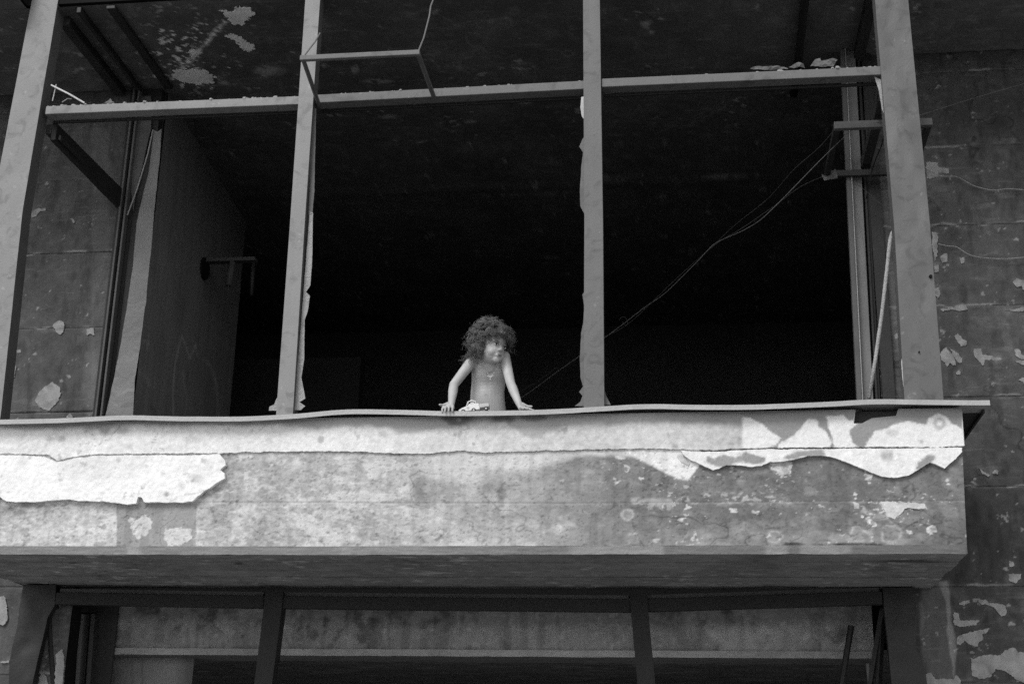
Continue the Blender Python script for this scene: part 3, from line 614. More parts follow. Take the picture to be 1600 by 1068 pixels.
# ================================================================== upper glazing frame
FR = empty('window_frame', (-1.2, .1, ZL), 'tall empty steel window frame of the bay above the parapet, glass gone', 'window frame')
YF = .06
def post(name, e_l, e_r, depth, m, y=YF, dent=.006, ms=None, zlo=None, zhi=None, seed=0, steps=110):
    """sheet-metal post: front face given by its left and right edge (x at heights), dented a little; sides go back by depth"""
    z0 = zlo; z1 = zhi; zs = np.linspace(z0, z1, steps); us = np.linspace(0, 1, 9)
    U, V = np.meshgrid(us, zs); U = U.ravel(); V = V.ravel()
    xl = pl(V, e_l); xr = pl(V, e_r); X = xl+(xr-xl)*U
    D = dent*(2*fbm(V*1.0, U*.25, 3.6, 2, 200+seed)-1)+dent*.35*(2*fbm(V, U*.3, 14, 2, 210+seed)-1)
    D = D*(.35+.65*ss(np.minimum(U, 1-U), 0, .3)); r = 0
    P = np.stack([X, y+D+r, V], -1).tolist(); n = 9; f = []
    for i in range(steps-1):
        for j in range(n-1): a = i*n+j; f.append([a, a+1, a+n+1, a+n])
    b = len(P)
    for i in range(steps):       # back edges
        P.append((float(xl[i*n])+.002, y+depth, float(V[i*n]))); P.append((float(xr[i*n])-.002, y+depth, float(V[i*n])))
    e0 = len(P)
    for i in range(steps): P.append(list(P[i*n])); P.append(list(P[i*n+n-1]))
    sf = []
    for i in range(steps-1):
        a = e0+2*i; sf.append([a, a+2, b+2*i+2, b+2*i]); sf.append([a+1, b+2*i+1, b+2*i+3, a+3]); sf.append([b+2*i, b+2*i+2, b+2*i+3, b+2*i+1])
    me_f = f+sf; o = mesh(name, P, me_f, m, FR if ms is None else ms[0], False)
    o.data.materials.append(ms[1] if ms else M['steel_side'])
    for k, p in enumerate(o.data.polygons):
        if k >= len(f): p.material_index = 1
        else: p.use_smooth = True
    return o
def edge_px(pts, Y): return sorted([(lambda q: (q[2], q[0]))(at(x, y, Y)) for x, y in pts])
ZT = ZC-.004; ZP = 6.38
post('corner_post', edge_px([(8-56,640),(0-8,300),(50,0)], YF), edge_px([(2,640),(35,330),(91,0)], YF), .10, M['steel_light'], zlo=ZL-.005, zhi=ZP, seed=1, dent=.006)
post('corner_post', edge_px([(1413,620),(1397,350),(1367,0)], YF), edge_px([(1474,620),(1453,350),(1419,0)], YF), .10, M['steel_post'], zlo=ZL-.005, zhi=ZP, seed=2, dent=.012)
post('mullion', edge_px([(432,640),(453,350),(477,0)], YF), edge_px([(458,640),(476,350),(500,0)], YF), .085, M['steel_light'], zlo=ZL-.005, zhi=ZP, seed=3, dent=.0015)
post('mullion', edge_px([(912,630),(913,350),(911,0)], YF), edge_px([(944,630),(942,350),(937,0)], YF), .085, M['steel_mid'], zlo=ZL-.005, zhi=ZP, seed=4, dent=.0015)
def bar(name, p0, p1, h, d, m, parent, bev=.003, back=None, lean=0):
    """horizontal bar between two surveyed points on its top front edge"""
    p0 = np.array(p0); p1 = np.array(p1); H = np.array([0, 0, h]); Dv = np.array([0, d, 0])
    return MB().hexa([p0-H, p1-H, p0-H+Dv, p1-H+Dv, p0, p1, p0+Dv, p1+Dv]).build(name, m, parent, bevel=bev)
for (a, b, m) in (((72,165),(470,149),'steel_light'), ((494,147),(913,125),'steel_mid'), ((940,122),(1384,102),'steel_mid')):
    p0 = at(a[0], a[1]+1, YF+.012); p1 = at(b[0], b[1]+1, YF+.012)
    bar('transom', p0, p1, .048, .07, M[m], FR)
    bar('glazing_bead', p0+np.array([.01, .075, -.049]), p1+np.array([-.01, .075, -.049]), .014, .012, M['steel_black'], FR, .001)
    q0 = p0+np.array([.01, .025, .0005]); q1 = p1+np.array([-.01, .025, .0005])
    # crumbs of old putty and grit along its top
    nb_ = MB(); 
    for k in range(70):
        t_ = random.random(); q = q0*(1-t_)+q1*t_; s_ = random.uniform(.003, .009)*(1.6 if (a[0] > 900 and t_ > .5) or a[0] < 100 else 1)
        nb_.ell(q+np.array([0, random.uniform(-.02, .03), s_*.2]), s_*1.5, s_, s_*.7, 3, Matrix.Rotation(random.random()*3, 3, 'Z'))
    c_ = nb_.build('putty_crumbs', M['putty'], FR); c_['kind'] = 'stuff'
bar('head_rail', (-3.41, YF+.01, ZP-.02), (1.0, YF+.01, ZP-.02), .045, .07, M['steel_dark'], FR)
# side transoms running back to the wall, and the wall posts
def sbar(name, x0, x1, y0, y1, z0, z1, m, par=None, bev=.003): return MB().box(x0, x1, y0, y1, z0, z1).build(name, M[m], par or FR, bevel=bev)
MB().hexa([(-3.388, YF+.10, 5.02), (-3.358, YF+.10, 5.02), (-3.340, W-.006, 4.985), (-3.306, W-.006, 4.985), (-3.388, YF+.10, 5.12), (-3.358, YF+.10, 5.12), (-3.340, W-.006, 5.10), (-3.306, W-.006, 5.10)]).build('side_transom', M['steel_black'], FR, bevel=.003); sbar('side_transom', -3.42, -3.387, YF+.10, W-.02, 5.06, 5.115, 'steel_dark'); sbar('side_transom', -3.353, -3.338, YF+.12, W-.0, 5.03, 5.06, 'steel_dark')
sbar('side_transom', 1.0, 1.05, YF+.10, W-.02, 5.05, 5.11, 'steel_dark')
sbar('side_head', -3.43, -3.37, .162, W-.02, ZT-.05, ZT, 'steel_dark'); sbar('side_head', 1.0, 1.06, .18, W-.02, ZT-.05, ZT, 'steel_dark')
sbar('ceiling_rail', -3.29, -3.265, .07, W-.02, ZT-.035, ZT, 'steel_dark'); sbar('ceiling_rail', -3.12, -3.07, .07, W-.02, ZT-.02, ZT, 'steel_dark')
WP = empty('wall_jamb', (-3.25, W, ZF), 'bent pale steel jamb with dark grooves where the bay meets the wall at left', 'window jamb')
# left jamb: dark grooved channel + bright flange, cut and bent at its top
def jbar(name, e, x_off, wd, y0, y1, z0, z1, m, par): 
    (zt, xt), (zb, xb) = e
    f_ = lambda z: xb+(xt-xb)*(z-zb)/(zt-zb)+x_off
    return MB().hexa([(f_(z0), y0, z0), (f_(z0)+wd, y0, z0), (f_(z0), y1, z0), (f_(z0)+wd, y1, z0), (f_(z1), y0, z1), (f_(z1)+wd, y0, z1), (f_(z1), y1, z1), (f_(z1)+wd, y1, z1)]).build(name, m, par, bevel=.002)
e = ((5.5, -3.33), (3.73, -3.33))
for off, wd, y0, y1, m in ((0, .014, W-.035, W+.05, 'steel_black'), (.017, .012, W-.045, W+.05, 'steel_side'), (.032, .018, W-.01, W+.05, 'steel_black'), (.052, .012, W-.05, W+.05, 'steel_side'), (.066, .02, W-.005, W+.05, 'steel_black')):
    jbar('channel', e, off, wd, y0, y1, ZF, ZT, M[m], WP)
jf = rough_outline(pxo([(162,660),(167,640),(176,600),(188,540),(198,480),(207,420),(213,350),(222,310),(232,270),(238,228),(240,203),(246,206),(252,201),(250,240),(246,280),(241,330),(235,400),(228,470),(219,540),(211,590),(208,640),(207,660)], W-.03), .02, .0015, 44)
plate('flange', jf, W-.026, .004, mat('worn_flange', .20, .55, .1, mott=.25, mscale=4, grain=.15), None, WP, .03, .003)
jf2 = rough_outline(pxo([(214,150),(236,150),(236,200),(232,215),(222,260),(212,300),(208,330),(205,300),(207,240)], W-.02), .02, .001, 45)
plate('flange', jf2, W-.014, .004, M['steel_side'], None, WP, .03, .002)
MB().tube([at(239,203,W-.035), at(231,240,W-.06), at(214,296,W-.06), at(199,336,W-.035)], .004, 6).build('torn_edge', mat('bare_edge', .3, .5), WP)
jbar('reveal', ((5.5, -3.245), (3.73, -3.245)), 0, .10, W+.0, W+.06, ZF, ZT, M['steel_dark'], WP)
# right jamb
WR = empty('wall_jamb', (.95, W, ZF), 'light steel jamb with bright edge inside the right corner post', 'window jamb')
e = ((5.6, .918), (3.743, .893))
jbar('flange', e, .0, .026, W-.10, W-.06, ZF, ZT, M['steel_side'], WR)
jbar('bright_edge', e, .0265, .005, W-.105, W-.06, ZF, ZT, mat('edge_worn', .3, .5), WR)
jbar('flange', e, .032, .055, W-.07, W-.03, ZF, ZT, mat('worn_jamb', .15, .55, .1, mott=.3, mscale=5), WR)
jbar('channel', e, .088, .012, W-.02, W+.03, ZF, ZT, M['steel_black'], WR); jbar('channel', e, .101, .012, W-.05, W+.03, ZF, ZT, M['steel_dark'], WR)
jbar('channel', e, .114, .015, W-.03, W+.03, ZF, ZT, M['steel_black'], WR)
sbar('stud', 1.035, 1.10, W-.03, W-.012, ZF, ZT, 'steel_dark', WR, .001)
# torn putty / metal fringes left on the mullions
def fringe(px_, seed, m='putty', Y=YF+.03, amp=.0012):
    return plate('fringe', rough_outline(pxo(px_, Y), .009, amp, seed), Y+.003, .003, M[m], None, FR, .03, .0005)
fringe([(914,150),(908,152),(907,168),(909,182),(914,188)], 1, 'paper')
fringe([(915,212),(910,217),(905,229),(911,238),(908,262),(906,300),(907,322),(913,334),(916,336)], 2, 'steel_mid')
fringe([(915,452),(910,460),(913,480),(911,505),(908,520),(906,560),(907,590),(911,603),(905,612),(910,618),(907,627),(898,634),(915,634)], 3, 'steel_mid')
fringe([(941,590),(944,606),(947,618),(954,632),(940,632)], 4, 'steel_mid')
fringe([(484,330),(489,332),(488,400),(485,445),(478,456),(484,462),(481,485),(476,500),(475,560),(471,590),(474,606),(477,622),(468,628),(477,634),(470,640),(456,640),(466,560)], 5, 'putty')
fringe([(488,168),(494,170),(491,300),(488,335),(482,335)], 6, 'steel_side')
fringe([(436,618),(432,622),(428,632),(421,635),(420,641),(436,641)], 7, 'putty')
fringe([(1366,120),(1376,124),(1382,134),(1380,160),(1384,185),(1378,170),(1373,140)], 8, 'putty')
fringe([(1413,540),(1408,565),(1410,590),(1413,612),(1418,622),(1418,560)], 9, 'paper', YF+.004)
for k, (x, y, r) in enumerate(((1454,432,.008),(1441,199,.004),(1436,550,.004))):
    q = at(x, y, YF); MB().disc((q[0], YF-.002, q[2]), (0, 1, 0), r, .012, 10).build('bolt_hole', M['black'], FR)

# ================================================================== things on and around the frame
T = empty('bracket_frame', (-1.55, -.1, 5.14), 'thin steel tray frame jutting out from the transom at the left mullion', 'bracket')
f0, f1 = atz(470, 88, 5.15), atz(655, 86, 5.15); yb = (f0[1]+f1[1])/2
b0, b1 = at(497, 143, YF), at(678, 135, YF); f0 = Vector((f0[0], yb, 5.15)); f1 = Vector((f1[0], yb, 5.15))
MB().box(f0.x-.008, f1.x+.008, yb-.012, yb+.012, 5.135, 5.162).build('front_rail', M['steel_mid'], T, bevel=.003)
MB().tube([f0+Vector((.004, .012, -.002)), Vector((b0[0], YF+.02, 5.13))], .011, 6).build('arm', M['steel_side'], T)
MB().tube([f1+Vector((-.002, .012, -.004)), Vector((b1[0], YF+.02, 5.13))], .012, 6).build('arm', M['steel_side'], T)
MB().tube([f0+Vector((.01, 0, .012)), at(487, 72, yb+.02), at(492, 66, yb+.03), at(500, 52, yb+.05)], .004, 6).build('stay_wire', M['wire'], T)
MB().tube([f1+Vector((.0, 0, .01)), at(662, 60, yb+.05), at(671, 25, yb+.1), at(673, 10, yb+.12), at(680, -8, yb+.14)], .004, 6).build('stay_wire', M['wire'], T)
MB().tube([f1+Vector((.003, 0, .10)), f1+Vector((.004, 0, .0))], .003, 5)

T = empty('shelf_bracket', (1.05, .4, 4.9), 'rectangular steel bracket frame hanging behind the right corner post, white rag on its corner', 'bracket')
a, b = at(1303, 190, .30), at(1457, 190, .30); c2 = atz(1287, 267, a[2]); zf = float(a[2]); yb2 = .30; ybk = float(atz(1287, 270, zf)[1])
MB().box(a[0], b[0], yb2, yb2+.03, zf-.04, zf).build('front_rail', M['steel_side'], T, bevel=.002)
MB().box(a[0]+.002, b[0]-.002, ybk-.03, ybk, zf-.036, zf).build('back_rail', M['steel_dark'], T, bevel=.002)
MB().box(a[0], a[0]+.03, yb2+.03, ybk-.03, zf-.038, zf-.002).build('side_rail', M['steel_dark'], T, bevel=.002)
MB().box(b[0]-.03, b[0], yb2+.03, ybk-.03, zf-.038, zf-.002).build('side_rail', M['steel_dark'], T, bevel=.002)
def scrap(name, pts, Y, label, m='dusty', seed=0, group=None, cat='scrap'):
    ps = rough_outline(pxo(pts, Y), .012, .003, seed); 
    o = plate(name, ps, Y+.003, .003, M[m], None, None, .012, .006)
    for v_ in o.data.vertices: v_.co.y += .018*mnoise.noise(Vector((v_.co.x*30, v_.co.z*30, seed)))
    tag(o, label, cat, group); return o
scrap('rag', [(1284,272),(1290,274),(1298,270),(1305,264),(1309,272),(1308,280),(1296,281),(1288,281)], ybk-.05, 'small white rag caught on the lower corner of the hanging bracket', seed=3, cat='rag')
o = scrap('paper_scrap', [(1266,104),(1270,98),(1276,90),(1281,90),(1283,95),(1300,93),(1308,95),(1302,104)], YF+.05, 'largest crumpled pale scrap standing on the right transom', seed=4)
o = scrap('paper_scrap', [(1232,106),(1240,100),(1248,98),(1256,101),(1258,106)], YF+.05, 'low crumpled scrap on the right transom below the dark ceiling pipe', seed=5)
o = scrap('paper_scrap', [(1172,108),(1180,103),(1200,104),(1225,103),(1232,107),(1200,110)], YF+.06, 'flat debris lying left of the dark pipe on the right transom', seed=6)
o = scrap('paper_scrap', [(163,161),(168,156),(172,153),(175,158),(180,161)], YF+.04, 'tiny pointed scrap on the left transom', seed=7)
T = empty('broken_strip', (-3.25, .1, 5.15), 'thin white splintered strip leaning on left end of the left transom', 'strip')
MB().tube([at(80,133,YF+.02), at(108,147,YF+.03), at(132,161,YF+.05)], .0055, 5).build('splinter', M['pale'], T)
MB().tube([at(88,132,YF+.03), at(82,158,YF+.03)], .003, 5).build('splinter', M['paper'], T)
MB().tube([at(97,160,YF+.05), at(106,154,YF+.05), at(112,155,YF+.05)], .003, 5).build('splinter', M['putty'], T)
T = MB().tube([at(1358,622,.30), at(1368,560,.31), at(1378,490,.32), at(1386,420,.33), at(1389,390,.335), at(1391,374,.34), at(1394,364,.345), at(1399,358,.35)], .0095, 10).build('bent_rod', M['putty'], None, True)
tag(T, 'pale bent rod leaning upright beside the right corner post', 'rod')
q = atz(1258, -5, ZC-.03); q2 = atz(1240, 148, ZC-.05)
T = MB().tube([q+[0, -.2, 0], q, (q+q2)/2+[0.003, 0, 0], q2], .024, 10).build('ceiling_pipe', M['steel_black'], None, True); tag(T, 'black pipe running back along the ceiling above the right transom', 'pipe')
def wire(name, pts, r, m, label, group=None):
    P = [Vector(at(*p)) for p in pts]; out = []
    for i in range(len(P)-1):
        p0, p1, p2, p3 = P[max(i-1, 0)], P[i], P[i+1], P[min(i+2, len(P)-1)]
        for k in range(6):
            t_ = k/6; out.append(.5*((2*p1)+(p2-p0)*t_+(2*p0-5*p1+4*p2-p3)*t_*t_+(3*p1-p0-3*p2+p3)*t_**3))
    out.append(P[-1]); o = MB().tube(out, r*(.45 if r < .003 or P[0].y < .95 or P[0].y > 1 else .8), 5).build(name, M[m], None, True); return tag(o, label, 'cable', group)
wire('cable', [(1606,129,.9),(1520,154,.85),(1440,179,.6),(1400,191,.4),(1385,190,.3),(1368,191,.3),(1335,201,.32),(1316,217,.4),(1280,252,.55),(1200,333,.8),(1165,358,.95),(1118,380,1.1),(1090,408,1.2),(1040,457,1.4),(1010,478,1.5),(975,505,1.6),(944,528,1.7),(900,560,1.9),(870,581,2.0),(828,612,2.2),(800,630,2.3)], .0037, 'wire', 'pale sagging cable from the right edge behind the post down across the dark window')
wire('cable', [(1606,138,.9),(1560,150,.88),(1500,170,.85),(1440,180,.6)], .003, 'wiredark', 'thin dark cable just below the pale one, right of the corner post')
wire('cable', [(1310,195,.5),(1280,230,.6),(1240,265,.7),(1200,310,.9),(1150,350,1.0),(1112,386,1.15)], .0022, 'wiredark', 'upper hair-thin wire joining the cable in the right window')
wire('cable', [(1285,276,.7),(1250,292,.8),(1215,318,.9),(1160,356,1.0),(1118,382,1.12),(1060,432,1.3),(1000,490,1.5),(972,512,1.6),(944,526,1.65)], .0026, 'wiredark', 'lower thin wire running from the bracket corner along the sagging cable')
wire('cable', [(968,500,1.58),(972,495,1.58),(978,497,1.58),(981,504,1.58),(978,509,1.58),(973,503,1.58)], .0022, 'wiredark', 'small loose knot of wire on the cable near the right mullion')
wire('cable', [(870,573,2.0),(845,592,2.1),(815,610,2.2),(790,622,2.3)], .0025, 'wiredark', 'faint second wire right of the child')
wire('cable', [(1444,261,.96),(1456,268,.96),(1470,275,.965),(1494,276,.965),(1510,284,.965),(1524,291,.965),(1550,297,.965),(1575,295,.965),(1606,297,.965)], .0036, 'putty', 'curling wire hanging from the white patch across the right wall')
wire('cable', [(1466,381,.97),(1480,384,.97),(1495,386,.97),(1515,398,.97),(1540,403,.97),(1575,404,.97),(1606,401,.97)], .0031, 'putty', 'faint thin wire crossing the right wall halfway up')
wire('cable', [(1384,195,.4),(1378,225,.5),(1366,255,.7),(1358,285,.8),(1354,310,.9)], .009, 'steel_black', 'thick black hose hanging inside the right corner post')
wire('cable', [(1325,278,.8),(1350,296,.8),(1372,315,.8),(1392,330,.8)], .003, 'wiredark', 'short thin wire sloping down to the right corner post below the bracket')
wire('cable', [(1342,285,.86),(1338,305,.86),(1341,340,.86),(1350,385,.86),(1352,420,.86)], .003, 'wire', 'thin wire hanging down the right jamb')

# ================================================================== ground floor frame under the balcony
G = empty('ground_floor_frame', (-1.2, .95, .14), 'sooty black steel shopfront frame below the balcony', 'window frame')
YG = .93
def gz(x): return float(ZB(x))-.038
post('corner_post', edge_px([(38,905),(37,915),(30,950),(27,979),(18,1014),(14,1035),(13,1068),(-10,1300)], YG), edge_px([(88,905),(85,945),(74,963),(61,1021),(51,1067),(20,1300)], YG), .05, M['steel_dark'], YG, .022, (G, M['steel_black']), zlo=1.2, zhi=2.74, seed=7)
post('corner_post', edge_px([(1379,900),(1379,918),(1382,955),(1386,994),(1393,1067),(1415,1300)], YG), edge_px([(1429,900),(1429,917),(1433,963),(1431,994),(1431,1010),(1442,1034),(1446,1051),(1449,1067),(1470,1300)], YG), .05, M['steel_dark'], YG, .022, (G, M['steel_black']), zlo=1.2, zhi=2.725, seed=8)
for zl, xa, xb in ((1, at(86,940,YG)[0], at(411,950,YG)[0]), (2, at(411,948,YG)[0]+.001, at(985,953,YG)[0]), (3, at(985,953,YG)[0]+.001, at(1379,943,YG)[0])):
    pa = proj(np.array([[xa, YG, 2.64]]))[0][0]; pb = proj(np.array([[xb, YG, 2.64]]))[0][0]
    lo = lambda p: pl(p, [(85,943),(410,949),(700,951),(985,955),(1060,953),(1375,943)])
    la, lb = at(pa, lo(pa), YG)[2], at(pb, lo(pb), YG)[2]; hb = .064
    MB().hexa([(xa, YG, la), (xb, YG, lb), (xa, YG+.05, la), (xb, YG+.05, lb), (xa, YG, la+hb), (xb, YG, lb+hb), (xa, YG+.05, la+hb), (xb, YG+.05, lb+hb)]).build('lintel', M['steel_black'], G, bevel=.003)
    MB().hexa([(xa+.01, YG+.02, la+hb+.001), (xb-.01, YG+.02, lb+hb+.001), (xa+.01, YG+.06, la+hb+.001), (xb-.01, YG+.06, lb+hb+.001), (xa+.01, YG+.02, la+hb+.022), (xb-.01, YG+.02, lb+hb+.022), (xa+.01, YG+.06, la+hb+.022), (xb-.01, YG+.06, lb+hb+.022)]).build('packing_strip', M['steel_side'], G)
post('mullion', edge_px([(414,930),(413,942),(397,1068),(378,1220)], YG-.012), edge_px([(442,930),(441,942),(425,1068),(406,1220)], YG-.012), .09, M['steel_black'], YG-.012, .002, (G, M['steel_black']), zlo=1.4, zhi=2.70, seed=9)
post('mullion', edge_px([(984,930),(985,945),(996,1068),(1010,1220)], YG-.012), edge_px([(1011,930),(1012,945),(1024,1068),(1038,1220)], YG-.012), .09, M['steel_black'], YG-.012, .002, (G, M['steel_black']), zlo=1.4, zhi=2.69, seed=10)
# door frame members inside, left
D = empty('door_frame', (-3.2, 1.3, .14), 'grooved black door frame behind the lower left post', 'door frame')
xa = at(103, 945, 1.1)[0]
for k, (x0, x1, y0, m) in enumerate(((102,116,1.12,'steel_dark'),(117,122,1.16,'steel_black'),(123,130,1.13,'steel_side'),(131,139,1.18,'steel_black'),(140,148,1.14,'steel_dark'))):
    jbar('jamb_strip', edge_px([(x0+2, 955), (x0-6, 1066)], y0)[::-1], 0, (x1-x0)*.0031, y0, y0+.07, 1.2, float(at(120, 958, y0)[2]), M[m], D)
MB().hexa([tuple(at(x, y, Y)) for x, y, Y in ((90,950,.99),(150,958,1.2),(92,944,1.2),(150,952,1.35),(88,944,.99),(150,947,1.2),(90,940,1.2),(150,945,1.35))]).build('head_board', M['steel_black'], D)
T = MB(); T.tube([at(77,960,1.0), at(80,1020,1.0), at(84,1075,1.0)], .014, 6); T = T.build('upright_bar', M['steel_black'], None); tag(T, 'black upright bar right behind the lower left post', 'bar')
T = MB().tube([at(1330,977,1.2), at(1323,1020,1.2), at(1314,1075,1.2)], .016, 6).build('hanging_bar', M['steel_black']); tag(T, 'dark bar slanting in front of the lower beam, right end', 'bar')
for k, (a_, b_, m) in enumerate((((1378,945),(1362,1040),'steel_black'), ((1376,965),(1372,1075),'steel_black'), ((1362,1040),(1366,1075),'steel_dark'))):
    pass
T = empty('leaning_boards', (.95, 1.05, 2.2), 'dark bent frame boards beside the lower right post', 'frame boards')
for (a_, b_, r_, m) in (((1379,950),(1358,1075),.016,'steel_black'), ((1377,975),(1372,1075),.018,'steel_dark'), ((1355,1036),(1359,1075),.010,'steel_side')):
    MB().tube([at(a_[0], a_[1], 1.06), at(b_[0], b_[1], 1.06)], r_, 4).build('board', M[m], T)
# concrete beam inside
def beam_col(px, py, U, V):
    n = fbm(U, V, 4, 5, 180); n2 = fbm(U, V, 15, 4, 181); n3 = fbm(U, V, 50, 3, 183)
    c = .25+.11*(n-.5)+.10*(n3-.5); c -= .13*ss(n2+.3*(n3-.5), .52, .68)*ss(fbm(U, V, 2.5, 3, 182), .42, .6); c += .10*ss(spk(U, V, 30, 191)*spk(U, V, 9, 192), .62, .74); c *= 1-.4*crk(U, V, 2.5, 193, .01); c *= 1-.25*ss(fbm(U*8, V, 2.5, 3, 194), .5, .65); c += .07*ss(n2, .28, .22)+.06*ss(n3, .72, .8)
    c += .07*ss(px, 1080, 1110)*(1-ss(px, 1230, 1260))*ss(py, 970, 990); return c
BM = empty('concrete_beam', (-1.2, 1.4, 2.55), 'mottled grey concrete beam behind the shopfront frame', 'beam')
YB = 1.35; zl0 = 2.47; 
grid('beam_face', lin(-3.32, .955, .009), lin(2.452, 2.73, .009), lambda U, V: np.stack([U, YB+.006*(fbm(U, V, 5, 4, 184)-.5)+.004*(fbm(U, V, 30, 3, 185)-.5), V], -1), beam_col, M['conc'], BM)
def lip_col(px, py, U, V): return .30+.16*(fbm(U, V*0, 8, 4, 186)-.5)+.1*(fbm(U, V, 50, 3, 18)-.5)
o = grid('beam_lip', lin(-3.32, .955, .009), np.linspace(0, 1, 6), lambda U, V: np.stack([U, YB-.012+.004*(fbm(U, V, 12, 3, 187)-.5)+0*V, 2.452-.036*V+.003*(fbm(U, V*0, 9, 3, 188)-.5)], -1), lip_col, M['conc'], BM)
grid('beam_soffit', lin(-3.32, .955, .02), np.linspace(0, 1, 20), lambda U, V: np.stack([U, YB-.012+.3*V, 2.416+0*V+.012*(fbm(U, V*3, 6, 4, 189)-.5)*V], -1), lambda px, py, U, V: .10+.07*(fbm(U, V*4, 8, 3, 190)-.5), M['conc'], BM)
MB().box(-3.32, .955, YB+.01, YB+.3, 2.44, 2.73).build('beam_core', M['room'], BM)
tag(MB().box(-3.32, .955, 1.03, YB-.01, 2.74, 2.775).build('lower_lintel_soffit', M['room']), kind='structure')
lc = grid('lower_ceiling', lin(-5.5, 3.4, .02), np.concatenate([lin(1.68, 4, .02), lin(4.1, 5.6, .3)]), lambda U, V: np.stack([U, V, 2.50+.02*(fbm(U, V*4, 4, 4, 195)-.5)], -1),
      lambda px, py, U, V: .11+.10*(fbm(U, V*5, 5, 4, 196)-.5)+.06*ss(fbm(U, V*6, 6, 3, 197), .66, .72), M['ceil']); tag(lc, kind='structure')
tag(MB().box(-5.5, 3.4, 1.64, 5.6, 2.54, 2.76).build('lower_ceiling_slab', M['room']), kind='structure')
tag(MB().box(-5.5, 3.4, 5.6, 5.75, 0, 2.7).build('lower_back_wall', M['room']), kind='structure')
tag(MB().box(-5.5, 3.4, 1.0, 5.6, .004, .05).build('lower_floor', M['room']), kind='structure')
tag(MB().box(-3.33, -3.2, W+.31, 1.33, .05, 2.72).build('lower_side_wall', M['roomwall']), kind='structure'); setcol(bpy.data.objects['lower_side_wall'].data, np.full(8, .05))
def lw_col(px, py, U, V):
    n = fbm(U, V, 4, 4, 198); c = .19+.08*(n-.5)
    for x in (177, 206, 222): c *= 1-.3*np.exp(-((px-x)/1.5)**2)
    return c*(1-.4*ss(px, 270, 300))
T = grid('inner_wall', lin(at(140,1050,1.5)[0], at(302,1050,1.5)[0], .01), lin(1.2, 2.43, .012), lambda U, V: np.stack([U-.025*(2.43-V), 1.5+.004*(fbm(U, V, 10, 3, 199)-.5), V], -1), lw_col, M['conc']); tag(T, kind='structure')

# ================================================================== toy car
ZS = 3.402
def toy(loc, rz, pitch):
    t_ = empty('toy_car', loc, 'small white toy car with open roll bar perched nose-down on the sill', 'toy car')
    R_ = Matrix.Rotation(rz, 3, 'Z')@Matrix.Rotation(pitch, 3, 'Y')
    def tr(m_):
        m_.v = [tuple(Vector(loc)+R_@Vector(q)) for q in m_.v]; return m_
    prof = [(-.076, .008), (-.075, .018), (-.058, .027), (-.034, .034), (-.020, .040), (.006, .042), (.024, .040), (.027, .010), (.008, .009), (.004, .015), (-.003, .017), (-.010, .015), (-.014, .009), (-.042, .008), (-.046, .015), (-.053, .017), (-.060, .015), (-.064, .008)]
    m_ = MB(); n = len(prof); ws = [(-.030, .9), (-.026, 1), (.026, 1), (.030, .9)]
    for y, s_ in ws: m_.v += [(x*(.97 if s_ < 1 else 1), y, .022+(z-.022)*s_) for x, z in prof]
    for i in range(3):
        for j in range(n): m_.f.append([i*n+j, i*n+(j+1) % n, (i+1)*n+(j+1) % n, (i+1)*n+j])
    m_.f.append(list(range(n))); m_.f.append([3*n+j for j in range(n)][::-1])
    tr(m_).build('body', M['toy'], t_, bevel=.0012)
    m_ = MB()
    for y in (-.022, .022): m_.tube([(-.036, y, .034), (-.026, y, .054), (-.008, y, .060), (.008, y, .054), (.012, y, .040)], .0030, 6)
    m_.tube([(-.026, -.022, .050), (-.026, .022, .050)], .0024, 6); m_.tube([(.002, -.022, .052), (.002, .022, .052)], .0024, 6)
    tr(m_).build('roll_bar', M['toy'], t_, True)
    tr(MB().box(.0245, .072, -.027, .027, .018, .036)).build('cargo_bed', M['toygrey'], t_, bevel=.003)
    for x in (-.053, -.003, .056):
        for y in (-.029, .029):
            wv = tr(MB().disc((x, y, .009), (0, 1, 0), .0095, .008, 14)).build('wheel', M['rubber'], t_)
            tr(MB().disc((x, y*1.15, .009), (0, 1, 0), .0045, .002, 10)).build('hub', M['toygrey'], wv)
    tr(MB().disc((-.029, -.0305, .024), (0, 1, 0), .006, .002, 12)).build('badge', M['toygrey'], t_)
    return t_
q = at(742, 636, .02); toy((float(q[0]), .03, ZS+.006), .06, -.13)

